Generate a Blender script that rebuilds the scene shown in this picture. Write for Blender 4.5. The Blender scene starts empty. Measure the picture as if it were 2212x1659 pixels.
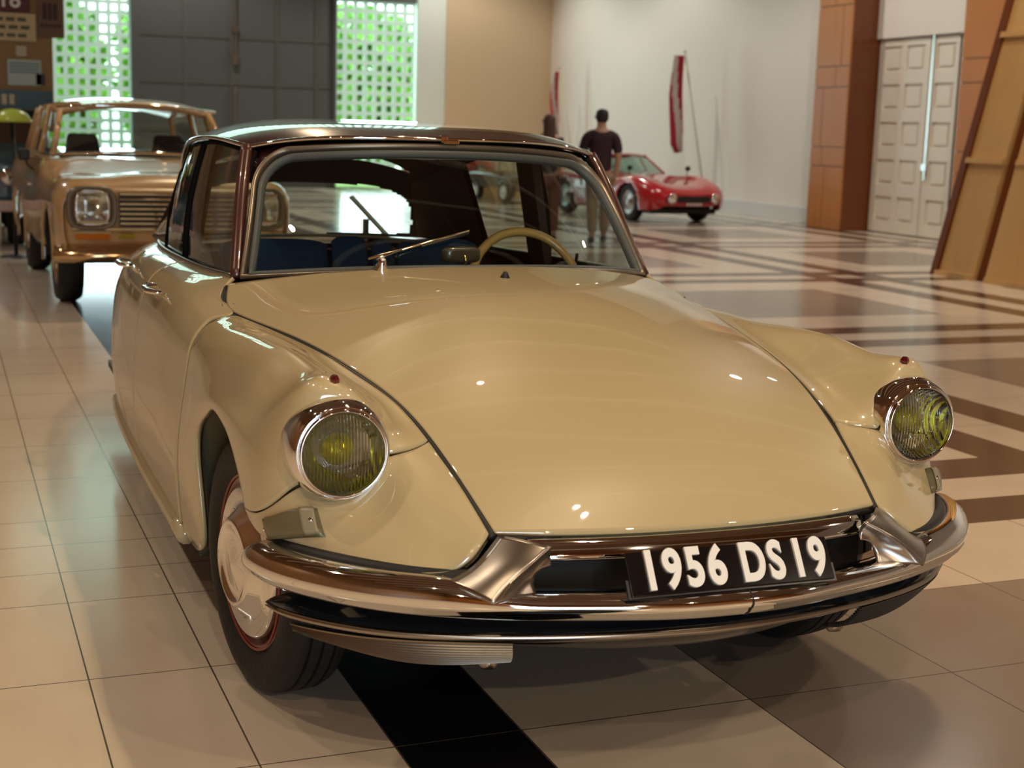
import bpy, bmesh, math, random
import numpy as np
from mathutils import Vector, Matrix

random.seed(7)
sc = bpy.context.scene
COL = sc.collection

# ------------------------------------------------------------------ camera
YAW, PITCH, ROLL = math.radians(20.738), math.radians(9.909), math.radians(1.682)
cam_d = bpy.data.cameras.new('camera')
cam = bpy.data.objects.new('camera', cam_d)
COL.objects.link(cam)
fwd = Vector((math.sin(YAW)*math.cos(PITCH), math.cos(YAW)*math.cos(PITCH), -math.sin(PITCH)))
rgt = Vector((math.cos(YAW), -math.sin(YAW), 0))
upv = rgt.cross(fwd)
r2 = rgt*math.cos(ROLL)+upv*math.sin(ROLL)
u2 = -rgt*math.sin(ROLL)+upv*math.cos(ROLL)
M = Matrix((r2, u2, -fwd)).transposed().to_4x4()
M.translation = Vector((-1.46786, -3.50091, 1.45554))
cam.matrix_world = M
cam_d.sensor_width = 36
cam_d.lens = 3110/2212*36
cam_d.clip_start = .05
cam_d.clip_end = 300
cam_d.dof.use_dof = True
cam_d.dof.focus_distance = 3.7
cam_d.dof.aperture_fstop = 4.6
sc.camera = cam

# ------------------------------------------------------------------ look, world
vs = sc.view_settings
vs.view_transform = 'Standard'
vs.look = 'None'
vs.gamma = 1
vs.use_curve_mapping = False
vs.exposure = -0.06

w = bpy.data.worlds.new('world')
sc.world = w
w.use_nodes = True
wn = w.node_tree.nodes
wn['Background'].inputs[0].default_value = (.78, .95, 1.0, 1)
wn['Background'].inputs[1].default_value = 4.6


def lamp_area(name, loc, rot, size, energy, color, sy=None):
    d = bpy.data.lights.new(name, 'AREA')
    d.energy = energy
    d.color = color
    d.size = size
    if sy:
        d.shape = 'RECTANGLE'
        d.size_y = sy
    o = bpy.data.objects.new(name, d)
    o.location = loc
    o.rotation_euler = rot
    COL.objects.link(o)
    return o


WARM = (1, .70, .40)
DAY = (.72, .92, 1.0)
# warm hall lighting from the ceiling
# daylight entering by the windows of the far wall and the entrance behind the camera
lamp_area('daylight_window', (1.3, 31.2, 2.3), (math.radians(-90), 0, 0), 1.7, 120, DAY, 4.0)
lamp_area('daylight_window', (8.0, 31.2, 2.3), (math.radians(-90), 0, 0), 1.9, 150, DAY, 4.0)


def lamp_spot(loc, target, energy, color, rad=.05, cone=70):
    d = bpy.data.lights.new('ceiling_or_fill_spot', 'SPOT')
    d.energy = energy
    d.color = color
    d.shadow_soft_size = rad
    d.spot_size = math.radians(cone)
    d.spot_blend = .5
    o = bpy.data.objects.new('ceiling_or_fill_spot', d)
    o.location = loc
    o.rotation_euler = (Vector(target)-Vector(loc)).to_track_quat('-Z', 'Y').to_euler()
    COL.objects.link(o)
    return o


SPOTS = [((1.20, -.58, 6.6), (.1, -.1, .4), 300), ((1.32, -.80, 6.6), (.0, -.4, .4), 200), ((1.46, 4.95, 6.6), (.3, 1.4, .4), 150),
         ((-.2, -8.8, 4.7), (-.2, -.8, .7), 420), ((-3.0, -3.4, 6.6), (-3.2, .6, .2), 120), ((1.22, 11.2, 6.6), (.2, 8.5, 0), 420), ((1.36, 11.42, 6.6), (.2, 6.5, 0), 300), ((5.2, 7.2, 6.6), (8.8, 9.5, 1.2), 420)]  # low front spot and the stand's spot are added to lift dark parts
for l, t, e in SPOTS:
    lamp_spot((l[0], l[1], l[2]-.12), t, e, (1, .75, .47), .045, 80)
# wide unseen downlights over the hall, some added to brighten stand and headlamps
HALL = [(-4.2, 1.5), (-4.2, 8), (-4.2, 15), (8.2, -4), (8.4, 3.5), (7.0, 7.4), (9.2, 9.5), (10, 14), (9.0, 18), (9.6, 24), (9.5, 29), (2.2, 18.5), (2.5, 24), (3.2, 29), (5.8, -8), (-4, -8), (-1.8, -6.4), (2.4, -6.6)]
for x, y in HALL:
    c = (1, .80, .58) if y < 7 else (1, .93, .84)
    lamp_spot((x, y, 6.8), (x, y, 0), 430 if y > 9 else 330, c, .10, 135)

# ------------------------------------------------------------------ materials
MATS = {}


def mat(name, col, rough=.5, metal=0., coat=0., spec=.5, emit=None, es=1., trans=0., ior=1.45, coat_rough=.03, noise=None, bump=None, coat_ior=1.5):
    if name in MATS:
        return MATS[name]
    m = bpy.data.materials.new(name)
    m.use_nodes = True
    nt = m.node_tree
    b = nt.nodes['Principled BSDF']
    b.inputs['Base Color'].default_value = (*col, 1)
    b.inputs['Roughness'].default_value = rough
    b.inputs['Metallic'].default_value = metal
    b.inputs['Coat Weight'].default_value = coat
    b.inputs['Coat Roughness'].default_value = coat_rough
    b.inputs['Coat IOR'].default_value = coat_ior
    b.inputs['Specular IOR Level'].default_value = spec
    b.inputs['IOR'].default_value = ior
    b.inputs['Transmission Weight'].default_value = trans
    if emit:
        b.inputs['Emission Color'].default_value = (*emit, 1)
        b.inputs['Emission Strength'].default_value = es
    if noise:
        sc_, amt = noise
        tc = nt.nodes.new('ShaderNodeTexCoord')
        n = nt.nodes.new('ShaderNodeTexNoise')
        n.inputs['Scale'].default_value = sc_
        n.inputs['Detail'].default_value = 5
        nt.links.new(tc.outputs['Object'], n.inputs['Vector'])
        mx = nt.nodes.new('ShaderNodeMix')
        mx.data_type = 'RGBA'
        mx.inputs[6].default_value = (*[max(0, c*(1-amt)) for c in col], 1)
        mx.inputs[7].default_value = (*[min(1, c*(1+amt)) for c in col], 1)
        nt.links.new(n.outputs['Fac'], mx.inputs[0])
        nt.links.new(mx.outputs[2], b.inputs['Base Color'])
    if bump:
        sc_, amt = bump
        tc = nt.nodes.new('ShaderNodeTexCoord')
        n = nt.nodes.new('ShaderNodeTexNoise')
        n.inputs['Scale'].default_value = sc_
        nt.links.new(tc.outputs['Object'], n.inputs['Vector'])
        bp_ = nt.nodes.new('ShaderNodeBump')
        bp_.inputs['Strength'].default_value = amt
        bp_.inputs['Distance'].default_value = .01
        nt.links.new(n.outputs['Fac'], bp_.inputs['Height'])
        nt.links.new(bp_.outputs[0], b.inputs['Normal'])
    MATS[name] = m
    return m


def glass(name, tint=(.9, .95, .93), refl=.06, top=.6, rough=0.0):
    """thin pane: straight-through tint mixed with a fresnel mirror"""
    if name in MATS:
        return MATS[name]
    m = bpy.data.materials.new(name)
    m.use_nodes = True
    nt = m.node_tree
    nt.nodes.clear()
    out = nt.nodes.new('ShaderNodeOutputMaterial')
    t = nt.nodes.new('ShaderNodeBsdfTransparent')
    t.inputs[0].default_value = (*tint, 1)
    g = nt.nodes.new('ShaderNodeBsdfGlossy')
    g.inputs['Roughness'].default_value = rough
    g.inputs[0].default_value = (1, 1, 1, 1)
    lw = nt.nodes.new('ShaderNodeLayerWeight')
    lw.inputs[0].default_value = .5
    pw = nt.nodes.new('ShaderNodeMath')
    pw.operation = 'POWER'
    pw.inputs[1].default_value = 4.0
    nt.links.new(lw.outputs['Facing'], pw.inputs[0])
    ma = nt.nodes.new('ShaderNodeMath')
    ma.operation = 'MULTIPLY_ADD'
    ma.inputs[1].default_value = top
    ma.inputs[2].default_value = refl
    nt.links.new(pw.outputs[0], ma.inputs[0])
    mx = nt.nodes.new('ShaderNodeMixShader')
    nt.links.new(ma.outputs[0], mx.inputs[0])
    nt.links.new(t.outputs[0], mx.inputs[1])
    nt.links.new(g.outputs[0], mx.inputs[2])
    nt.links.new(mx.outputs[0], out.inputs[0])
    MATS[name] = m
    return m


def wood(name, c1, c2, rough=.35, scale=3., axis='Z', coat=0.):
    if name in MATS:
        return MATS[name]
    m = mat(name, c1, rough, coat=coat)
    nt = m.node_tree
    b = nt.nodes['Principled BSDF']
    tc = nt.nodes.new('ShaderNodeTexCoord')
    mp = nt.nodes.new('ShaderNodeMapping')
    s = {'X': (.15, 1, 1), 'Y': (1, .15, 1), 'Z': (1, 1, .12)}[axis]
    mp.inputs['Scale'].default_value = s
    n = nt.nodes.new('ShaderNodeTexNoise')
    n.inputs['Scale'].default_value = scale*6
    n.inputs['Detail'].default_value = 6
    nt.links.new(tc.outputs['Object'], mp.inputs[0])
    nt.links.new(mp.outputs[0], n.inputs['Vector'])
    mx = nt.nodes.new('ShaderNodeMix')
    mx.data_type = 'RGBA'
    mx.inputs[6].default_value = (*c1, 1)
    mx.inputs[7].default_value = (*c2, 1)
    nt.links.new(n.outputs['Fac'], mx.inputs[0])
    nt.links.new(mx.outputs[2], b.inputs['Base Color'])
    return m


PAINT = mat('champagne_paint', (.53, .43, .24), .36, coat=1.0, coat_rough=.012, spec=.35, coat_ior=1.85)
MAROON = mat('aubergine_paint', (.035, .009, .009), .25, coat=1.0, coat_rough=.01, coat_ior=1.6)
CHROME = mat('chrome', (.86, .85, .84), .035, 1.)
STEEL = mat('brushed_steel', (.40, .36, .32), .28, 1.)
ALU = mat('dull_aluminium', (.27, .235, .18), .36, 1.)
BLACK = mat('black_rubber', (.012, .012, .012), .5)
BLACKTRIM = mat('black_trim', (.008, .008, .009), .22, coat=.6)  # glossy black of the tray and plate bracket
TIRE = mat('tyre_rubber', (.012, .011, .010), .62, bump=(60, .25))
DARKRED = mat('dark_red_lens', (.10, .005, .006), .1, coat=1.)
RUBBERGREY = mat('grey_rubber', (.075, .085, .08), .45)
BLUE = mat('navy_cloth', (.003, .042, .11), .85)
LINING = mat('brown_headlining', (.035, .022, .014), .8)
OLIVE = mat('underbody_olive', (.15, .12, .065), .6)
WHITE = mat('white_enamel', (.85, .84, .80), .4)
PLATE = mat('black_plate', (.008, .006, .006), .08, coat=1.)
TANW = mat('tan_wheel_rim', (.58, .36, .11), .3, coat=.6)
RUSTRED = mat('red_rim_paint', (.17, .03, .018), .3, coat=.5)
GLASS = glass('window_glass', (.88, .93, .90), .05, .75)
SIDEGLASS = glass('side_glass', (.72, .80, .74), .10, .9)

# ------------------------------------------------------------------ helpers


def tag(o, label=None, cat=None, group=None, kind=None):
    if label:
        o['label'] = label
    if cat:
        o['category'] = cat
    if group:
        o['group'] = group
    if kind:
        o['kind'] = kind
    return o


def thing(name, loc, rz, label, cat, group=None):
    o = bpy.data.objects.new(name, None)
    o.empty_display_size = .1
    COL.objects.link(o)
    o.location = loc
    o.rotation_euler = (0, 0, rz)
    return tag(o, label, cat, group)


def mesh(name, verts, faces, m, parent=None, smooth=False, thick=0., offset=-1., bevel=0., loc=None, mats=None, fmat=None):
    me = bpy.data.meshes.new(name)
    me.from_pydata([tuple(map(float, v)) for v in verts], [], [tuple(int(i) for i in f) for f in faces])
    me.update()
    for mm in (mats or [m]):
        me.materials.append(mm)
    if fmat is not None:
        for p, k in zip(me.polygons, fmat):
            p.material_index = k
    if smooth:
        for p in me.polygons:
            p.use_smooth = True
    o = bpy.data.objects.new(name, me)
    COL.objects.link(o)
    if parent:
        o.parent = parent
    if loc:
        o.location = loc
    if thick:
        md = o.modifiers.new('thick', 'SOLIDIFY')
        md.thickness = thick
        md.offset = offset
        md.use_even_offset = False
    if bevel:
        md = o.modifiers.new('bevel', 'BEVEL')
        md.width = bevel
        md.segments = 2
        md.limit_method = 'ANGLE'
    return o


class MB:
    def __init__(s):
        s.v, s.f = [], []

    def add(s, v, f):
        n = len(s.v)
        s.v += [tuple(p) for p in v]
        s.f += [tuple(i+n for i in q) for q in f]
        return s

    def box(s, x0, x1, y0, y1, z0, z1, R=None, T=None):
        v = [(x, y, z) for x in (x0, x1) for y in (y0, y1) for z in (z0, z1)]
        if R is not None:
            v = [tuple(R @ Vector(p)) for p in v]
        if T is not None:
            v = [tuple(Vector(p)+Vector(T)) for p in v]
        return s.add(v, [(0, 1, 3, 2), (4, 6, 7, 5), (0, 4, 5, 1), (2, 3, 7, 6), (0, 2, 6, 4), (1, 5, 7, 3)])

    def tube(s, pts, r, n=12, cap=True, closed=False, flat=1.):
        pts = [Vector(p) for p in pts]
        N = len(pts)
        rr = r if isinstance(r, (list, tuple)) else [r]*N
        prev = None
        vs_ = []
        for i, p in enumerate(pts):
            a = pts[(i-1) % N] if (closed or i > 0) else p
            b = pts[(i+1) % N] if (closed or i < N-1) else p
            t = (b-a).normalized()
            if prev is None:
                ref = Vector((0, 0, 1)) if abs(t.z) < .9 else Vector((1, 0, 0))
                u = t.cross(ref).normalized()
            else:
                u = (prev-t*prev.dot(t)).normalized()
            prev = u
            q = t.cross(u)
            for k in range(n):
                an = 2*math.pi*k/n
                vs_.append(p+(u*math.cos(an)+q*math.sin(an)*flat)*rr[i])
        fs = []
        for i in range(N if closed else N-1):
            j = (i+1) % N
            for k in range(n):
                fs.append((i*n+k, i*n+(k+1) % n, j*n+(k+1) % n, j*n+k))
        if cap and not closed:
            fs.append(tuple(range(n)))
            fs.append(tuple(range((N-1)*n, N*n))[::-1])
        return s.add(vs_, fs)

    def lathe(s, prof, n=48, C=(0, 0, 0), axis=(0, -1, 0), a0=0, a1=2*math.pi):
        """prof: (radius, distance along axis)"""
        ax = Vector(axis).normalized()
        ref = Vector((0, 0, 1)) if abs(ax.z) < .9 else Vector((1, 0, 0))
        u = ax.cross(ref).normalized()
        q = ax.cross(u)
        C = Vector(C)
        full = abs(a1-a0-2*math.pi) < 1e-6
        K = n if full else n+1
        vs_ = []
        for r, d in prof:
            for k in range(K):
                an = a0+(a1-a0)*k/n
                vs_.append(C+ax*d+(u*math.cos(an)+q*math.sin(an))*r)
        fs = []
        for i in range(len(prof)-1):
            for k in range(n):
                k2 = (k+1) % K
                fs.append((i*K+k, i*K+k2, (i+1)*K+k2, (i+1)*K+k))
        return s.add(vs_, fs)

    def poly(s, pts):
        return s.add(pts, [tuple(range(len(pts)))])

    def prism(s, pts, d):
        """pts: planar outline, d: extrusion vector"""
        n = len(pts)
        a = [Vector(p) for p in pts]
        b = [p+Vector(d) for p in a]
        return s.add(a+b, [tuple(range(n)), tuple(range(n, 2*n))[::-1]]+[(i, i+n, (i+1) % n+n, (i+1) % n) for i in range(n)])

    def build(s, name, m, parent=None, smooth=False, **k):
        o = mesh(name, s.v, s.f, m, parent, smooth, **k)
        bm = bmesh.new()
        bm.from_mesh(o.data)
        bmesh.ops.remove_doubles(bm, verts=bm.verts, dist=1e-6)
        bmesh.ops.recalc_face_normals(bm, faces=bm.faces)
        bm.to_mesh(o.data)
        bm.free()
        if smooth == 'auto':
            auto(o)
        return o


def auto(o, deg=35):
    me = o.data
    for p in me.polygons:
        p.use_smooth = True
    bm = bmesh.new()
    bm.from_mesh(me)
    for e in bm.edges:
        if len(e.link_faces) == 2 and e.calc_face_angle(0) > math.radians(deg):
            e.smooth = False
    bm.to_mesh(me)
    bm.free()


def nat_spline(t, Y, T):
    """natural cubic spline along axis 0"""
    t = np.asarray(t, float)
    Y = np.asarray(Y, float)
    n = len(t)
    if n == 2:
        a = ((T-t[0])/(t[1]-t[0])).reshape(-1, *([1]*(Y.ndim-1)))
        return Y[0]*(1-a)+Y[1]*a
    h = np.diff(t)
    A = np.zeros((n, n))
    B = np.zeros_like(Y)
    A[0, 0] = A[-1, -1] = 1
    for i in range(1, n-1):
        A[i, i-1], A[i, i], A[i, i+1] = h[i-1], 2*(h[i-1]+h[i]), h[i]
        B[i] = 6*((Y[i+1]-Y[i])/h[i]-(Y[i]-Y[i-1])/h[i-1])
    Mx = np.linalg.solve(A, B.reshape(n, -1)).reshape(Y.shape)
    k = np.clip(np.searchsorted(t, T, side='right')-1, 0, n-2)
    sh = (-1,)+(1,)*(Y.ndim-1)
    hk = h[k].reshape(sh)
    a = (t[k+1]-T).reshape(sh)
    b = (T-t[k]).reshape(sh)
    return (Mx[k]*a**3/(6*hk)+Mx[k+1]*b**3/(6*hk)+(Y[k]/hk-Mx[k]*hk/6)*a+(Y[k+1]/hk-Mx[k+1]*hk/6)*b)


def surf(net, nu=8, nv=8):
    """net[u][v] of 3D points -> dense grid through every point; nu, nv samples per span"""
    P = np.array(net, float)
    for ax, n in ((0, nu), (1, nv)):
        Q = np.moveaxis(P, ax, 0)
        d = np.linalg.norm(np.diff(Q, axis=0), axis=-1).mean(axis=1)
        d = np.maximum(d, 1e-4)**.8
        t = np.concatenate([[0], np.cumsum(d)])
        T = np.concatenate([np.linspace(t[i], t[i+1], n, endpoint=False) for i in range(len(t)-1)]+[[t[-1]]])
        P = np.moveaxis(nat_spline(t, Q, T), 0, ax)
    return P


def curve(pts, n=8):
    P = np.array(pts, float)
    d = np.maximum(np.linalg.norm(np.diff(P, axis=0), axis=1), 1e-5)**.7
    t = np.concatenate([[0], np.cumsum(d)])
    T = np.concatenate([np.linspace(t[i], t[i+1], n, endpoint=False) for i in range(len(t)-1)]+[[t[-1]]])
    return nat_spline(t, P, T)


def normals(P):
    du = np.gradient(P, axis=0)
    dv = np.gradient(P, axis=1)
    n = np.cross(du, dv)
    return n/np.maximum(np.linalg.norm(n, axis=-1, keepdims=True), 1e-9)


def grid(name, P, m, parent=None, out=(0, 0, 1), thick=0., smooth=True, mask=None, **k):
    nu, nv = P.shape[:2]
    N = normals(P)
    o = np.array(out, float)
    flip = (N*o).sum(-1).mean() < 0
    V = P.reshape(-1, 3)
    F = []
    for i in range(nu-1):
        for j in range(nv-1):
            if mask is not None and not mask(P[i:i+2, j:j+2].reshape(-1, 3).mean(0)):
                continue
            f = (i*nv+j, (i+1)*nv+j, (i+1)*nv+j+1, i*nv+j+1)
            F.append(f[::-1] if flip else f)
    return mesh(name, V, F, m, parent, smooth, thick=thick, **k)


def mirror(P, s):
    return np.array(P, float)*np.array([s, 1, 1])


def off(P, d, out):
    N = normals(P)
    if (N*np.array(out, float)).sum(-1).mean() < 0:
        N = -N
    return P+N*d


def sweep(path, prof, s0=None, zc=None):
    """path: (x,y) plan points with outward = left-hand normal chosen away from (0,+2); prof: (o,z) -> grid"""
    path = np.array(path, float)
    t = np.gradient(path, axis=0)
    n = np.stack([t[:, 1], -t[:, 0]], 1)
    n /= np.linalg.norm(n, axis=1, keepdims=True)
    c = path-np.array([0, 1.])
    if (n*c).sum() < 0:
        n = -n
    P = np.zeros((len(path), len(prof), 3))
    zc = zc or sum(z for _, z in prof)/len(prof)
    for i in range(len(path)):
        k = 1. if s0 is None else s0[i]
        for j, (o, z) in enumerate(prof):
            P[i, j] = (*(path[i]+n[i]*o*k), zc+(z-zc)*k)
    return P


def text(name, body, size, m, parent=None, mw=None, depth=.002, offset=0., sx=1., align='CENTER', spacing=1.):
    cu = bpy.data.curves.new(name, 'FONT')
    cu.body = body
    cu.size = size
    cu.extrude = depth
    cu.offset = offset
    cu.align_x = align
    cu.align_y = 'CENTER'
    cu.space_character = spacing
    cu.resolution_u = 6
    tmp = bpy.data.objects.new(name, cu)
    COL.objects.link(tmp)
    dg = bpy.context.evaluated_depsgraph_get()
    dg.update()
    me = bpy.data.meshes.new_from_object(tmp.evaluated_get(dg))
    bpy.data.objects.remove(tmp)
    me.materials.clear()
    me.materials.append(m)
    for v in me.vertices:
        v.co.x *= sx
        if mw is not None:
            v.co = mw @ v.co
    o = bpy.data.objects.new(name, me)
    COL.objects.link(o)
    if parent:
        o.parent = parent
    return o


def copy_tree(o, parent=None):
    c = o.copy()
    COL.objects.link(c)
    c.parent = parent
    for ch in list(o.children):
        copy_tree(ch, c)
    return c


# ================================================================== THE HALL
X0, X1, Y0, Y1, Z1 = -7., 12.6, -11., 31.5, 9.6


def floor_material():
    m = mat('floor_tiles', (.62, .52, .40), .16, spec=.5)
    nt = m.node_tree
    b = nt.nodes['Principled BSDF']
    L = nt.links.new
    tc = nt.nodes.new('ShaderNodeTexCoord')
    sp = nt.nodes.new('ShaderNodeSeparateXYZ')
    L(tc.outputs['Object'], sp.inputs[0])

    def M_(op, a, c=None, d=None):
        n = nt.nodes.new('ShaderNodeMath')
        n.operation = op
        for i, v in enumerate((a, c, d)):
            if v is None:
                continue
            if isinstance(v, (int, float)):
                n.inputs[i].default_value = v
            else:
                L(v, n.inputs[i])
        return n.outputs[0]
    # tile axes turned one degree against the car
    a = math.radians(-1.056)
    ca, sa = math.cos(a), math.sin(a)
    X = M_('ADD', M_('MULTIPLY', sp.outputs[0], ca), M_('MULTIPLY', sp.outputs[1], -sa))
    Y = M_('ADD', M_('MULTIPLY', sp.outputs[0], sa), M_('MULTIPLY', sp.outputs[1], ca))

    def band(v, lo, hi):
        return M_('MULTIPLY', M_('GREATER_THAN', v, lo), M_('LESS_THAN', v, hi))

    def mod(v, o, p):
        return M_('FLOORED_MODULO', M_('SUBTRACT', v, o), p)
    PX, PY = 4.225, 4.225
    mx_ = mod(X, FX0, PX)
    my_ = mod(Y, FY0, PY)
    # double dark stripes both ways, half-tile wide
    sx = M_('MAXIMUM', band(mx_, 0, .322), band(mx_, .648, .972))
    sy = M_('MAXIMUM', band(my_, 0, .322), band(my_, .648, .972))
    right = M_('GREATER_THAN', X, -.2)
    stripe = M_('MULTIPLY', M_('MAXIMUM', sx, sy), right)
    sq = M_('MULTIPLY', M_('MULTIPLY', band(mx_, 1.624, 3.574), band(my_, 1.624, 3.574)), right)
    blk = band(X, -.562, -.237)

    def joints(m_):
        g = None
        for q in (.0022, .322, .648, .972, 1.624, 2.274, 2.924, 3.574):
            t_ = band(m_, q-.0022, q+.0022)
            g = t_ if g is None else M_('MAXIMUM', g, t_)
        return g
    gr = M_('MAXIMUM', joints(mx_), joints(my_))
    n = nt.nodes.new('ShaderNodeTexNoise')
    n.inputs['Scale'].default_value = 2.4
    n.inputs['Detail'].default_value = 6
    L(tc.outputs['Object'], n.inputs['Vector'])

    def mixc(f, A, B):
        x = nt.nodes.new('ShaderNodeMix')
        x.data_type = 'RGBA'
        L(f, x.inputs[0])
        for i, c in ((6, A), (7, B)):
            if isinstance(c, tuple):
                x.inputs[i].default_value = (*c, 1)
            else:
                L(c, x.inputs[i])
        return x.outputs[2]
    base = mixc(n.outputs['Fac'], (.59, .485, .37), (.69, .585, .46))
    grey = mixc(n.outputs['Fac'], (.235, .185, .145), (.29, .235, .185))
    c = mixc(sq, base, grey)
    c = mixc(stripe, c, (.085, .047, .033))
    c = mixc(blk, c, (.006, .006, .007))
    c = mixc(gr, c, (.09, .07, .055))
    L(c, b.inputs['Base Color'])
    rg = M_('MULTIPLY_ADD', n.outputs['Fac'], .10, .12)
    L(rg, b.inputs['Roughness'])
    return m


FX0, FY0 = 3.013, .932
mb = MB()
mb.box(X0-1, X1+1.2, Y0-.5, Y1+12, -.2, 0)
tag(mb.build('floor', floor_material()), kind='structure')

WALLW = mat('white_plaster', (.80, .76, .68), .75, bump=(3, .05))
WALLB = mat('beige_plaster', (.66, .52, .34), .75, bump=(3, .05))
RIBM = mat('pale_ceiling_rib', (.75, .66, .50), .5)
CEILM = wood('ceiling_timber', (.14, .055, .018), (.22, .09, .03), .5, 2, 'Y')
WOODW = wood('orange_wood_panels', (.40, .13, .022), (.52, .20, .04), .38, 1.2, 'Z', coat=.3)
WOODD = wood('dark_wood_panels', (.13, .03, .005), (.19, .05, .008), .35, 1.2, 'Z', coat=.3)
WOODL = wood('light_wood_panels', (.56, .33, .12), (.66, .41, .17), .35, 1.5, 'Z', coat=.3)
GREYD = mat('grey_door_paint', (.10, .112, .106), .55)
MINT = mat('pale_mint_block_joint', (.62, .80, .72), .35)

mb = MB()
mb.box(X0-.2, X0, Y0, Y1, 0, Z1)
tag(mb.build('wall_left', wood('hall_side_timber', (.20, .085, .03), (.30, .14, .05), .5, 1.5)), kind='structure')
mb = MB()
mb.box(X1, X1+.2, 18.1, Y1, 0, Z1)
mb.box(X1, X1+.2, Y0, 15.0, 0, Z1)
mb.box(X1, X1+.2, 15.0, 17.2, 3.75, Z1)
tag(mb.build('wall_right', WALLW), kind='structure')
mb = MB()
mb.box(X1-.03, X1, 18.1, Y1, 0, .28)
tag(mb.build('baseboard_right', mat('pale_baseboard', (.62, .64, .62), .4), bevel=.006), kind='structure')
mb = MB()
mb.box(X0, X1, Y0-.2, Y0, 0, Z1)
tag(mb.build('wall_front', wood('entrance_timber', (.30, .10, .022), (.42, .16, .04), .45, 1.0)), kind='structure')
mb = MB()
mb.box(X0-.2, X1+.2, Y0-.2, Y1+.2, Z1, Z1+.2)
tag(mb.build('ceiling', CEILM), kind='structure')
# pale ribs under the ceiling
for k in range(11):
    mb = MB()
    yb = -8.5+k*2.1
    mb.box(X0, X1, yb-.07, yb+.07, Z1-.30, Z1)
    tag(mb.build('trim_%d' % (k+1), RIBM), kind='structure')
# entrance glazing behind the camera, lit by the sky
tag(mesh('window_4', [(-3.4, Y0+.02, .1), (-.6, Y0+.02, .1), (-.6, Y0+.02, 3.2), (-3.4, Y0+.02, 3.2)], [(0, 1, 2, 3)],
         mat('bright_entrance_glazing', (.8, .9, 1), .2, emit=(.66, .86, 1.), es=11.)), kind='structure')

# far wall with gate and two glass-block windows
WX = dict(lw0=-.75, lw1=2.15, g0=2.3, g1=6.92, rw0=6.98, rw1=8.98, e=9.78)
mb = MB()
mb.box(X0, WX['lw0'], Y1, Y1+.3, 0, Z1)
mb.box(WX['e'], X1, Y1, Y1+.3, 0, Z1)
tag(mb.build('wall_back', WALLB), kind='structure')
mb = MB()
mb.box(WX['lw0'], WX['e'], Y1, Y1+.3, 5.6, 5.9)
mb.box(WX['lw0'], WX['e'], Y1, Y1+.3, 9.3, Z1)
mb.box(WX['rw0'], WX['rw1'], Y1-.02, Y1+.3, 4.50, 5.6)
mb.box(WX['lw1'], WX['g0'], Y1-.05, Y1+.3, 0, 5.6)
mb.box(WX['g1'], WX['rw0'], Y1-.05, Y1+.3, 0, 5.6)
tag(mb.build('trim_20', GREYD), kind='structure')
mb = MB()
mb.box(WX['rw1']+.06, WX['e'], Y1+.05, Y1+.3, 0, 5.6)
tag(mb.build('trim_21', mat('pale_reveal', (.78, .86, .80), .6)), kind='structure')  # plain pale greenish tone
# the gate
gate = thing('door_1', (0, Y1, 0), 0, 'tall grey panelled gate between the two glass-block windows', 'gate')
gate['kind'] = 'structure'
mb = MB()
mb.box(WX['g0'], WX['g1'], .06, .16, 0, 5.6)
mb.build('door_leaf', GREYD, gate)
xs = [WX['g0'], 3.38, 4.46, 5.55, 6.5, WX['g1']]
mb = MB()
for x in xs:
    mb.box(x-.03, x+.03, .035, .06, 0, 5.6)
for z in (.2, 1.30, 2.40, 3.47, 4.55, 5.5):
    mb.box(WX['g0'], WX['g1'], .036, .06, z-.03, z+.03)
mb.build('door_rail', mat('grey_rail_paint', (.11, .115, .10), .5), gate)
mb = MB()
mb.tube([(4.52, -.04, .3), (4.52, -.04, 2.35)], .025)
mb.tube([(4.55, -.04, 2.9), (4.55, -.04, 4.6)], .022)
mb.box(4.47, 4.60, -.07, 0, 2.85, 3.1)
mb.box(4.47, 4.60, -.07, 0, 3.6, 3.75)
mb.build('door_bolt', STEEL, gate)


def block_window(name, x0, x1, z0, z1, step, label):
    t = thing(name, (0, Y1, 0), 0, label, 'window')
    t['kind'] = 'structure'
    mb = MB()
    nx = max(2, round((x1-x0)/step))
    nz = round((z1-z0)/step)
    jw = .047
    for i in range(nx+1):
        x = x0+(x1-x0)*i/nx
        mb.box(max(x0, x-jw), min(x1, x+jw), .08, .17, z0, z1)
    for i in range(nz+1):
        z = z0+(z1-z0)*i/nz
        mb.box(x0, x1, .082, .168, max(z0, z-jw), min(z1, z+jw))
    mb.build('block_joints', mat('glowing_block_joints', (.55, .76, .66), .4, emit=(.50, .78, .64), es=.35), t)  # daylight soaking through the joints is put in as emission
    mb = MB()
    mb.box(x0, x1, .12, .13, z0, z1)
    mb.build('block_glass', glass('block_glass', (.86, .97, .86), .05, .4), t)
    return t


block_window('window_1', WX['lw0'], WX['lw1'], 0, 5.6, .245, 'wide glass-block window left of the grey gate, behind the tan off-roader')
block_window('window_2', WX['rw0'], WX['rw1'], .1, 4.5, .25, 'narrow glass-block window right of the grey gate with green trees outside')

block_window('window_3', WX['lw0'], WX['e'], 5.9, 9.3, .30, 'wide glass-block band high above the grey gate')

# greenery outside the windows
LEAF = mat('green_leaves', (.26, .50, .09), .6, noise=(1.1, .5))  # leaf green, tone varied by noise


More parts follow.
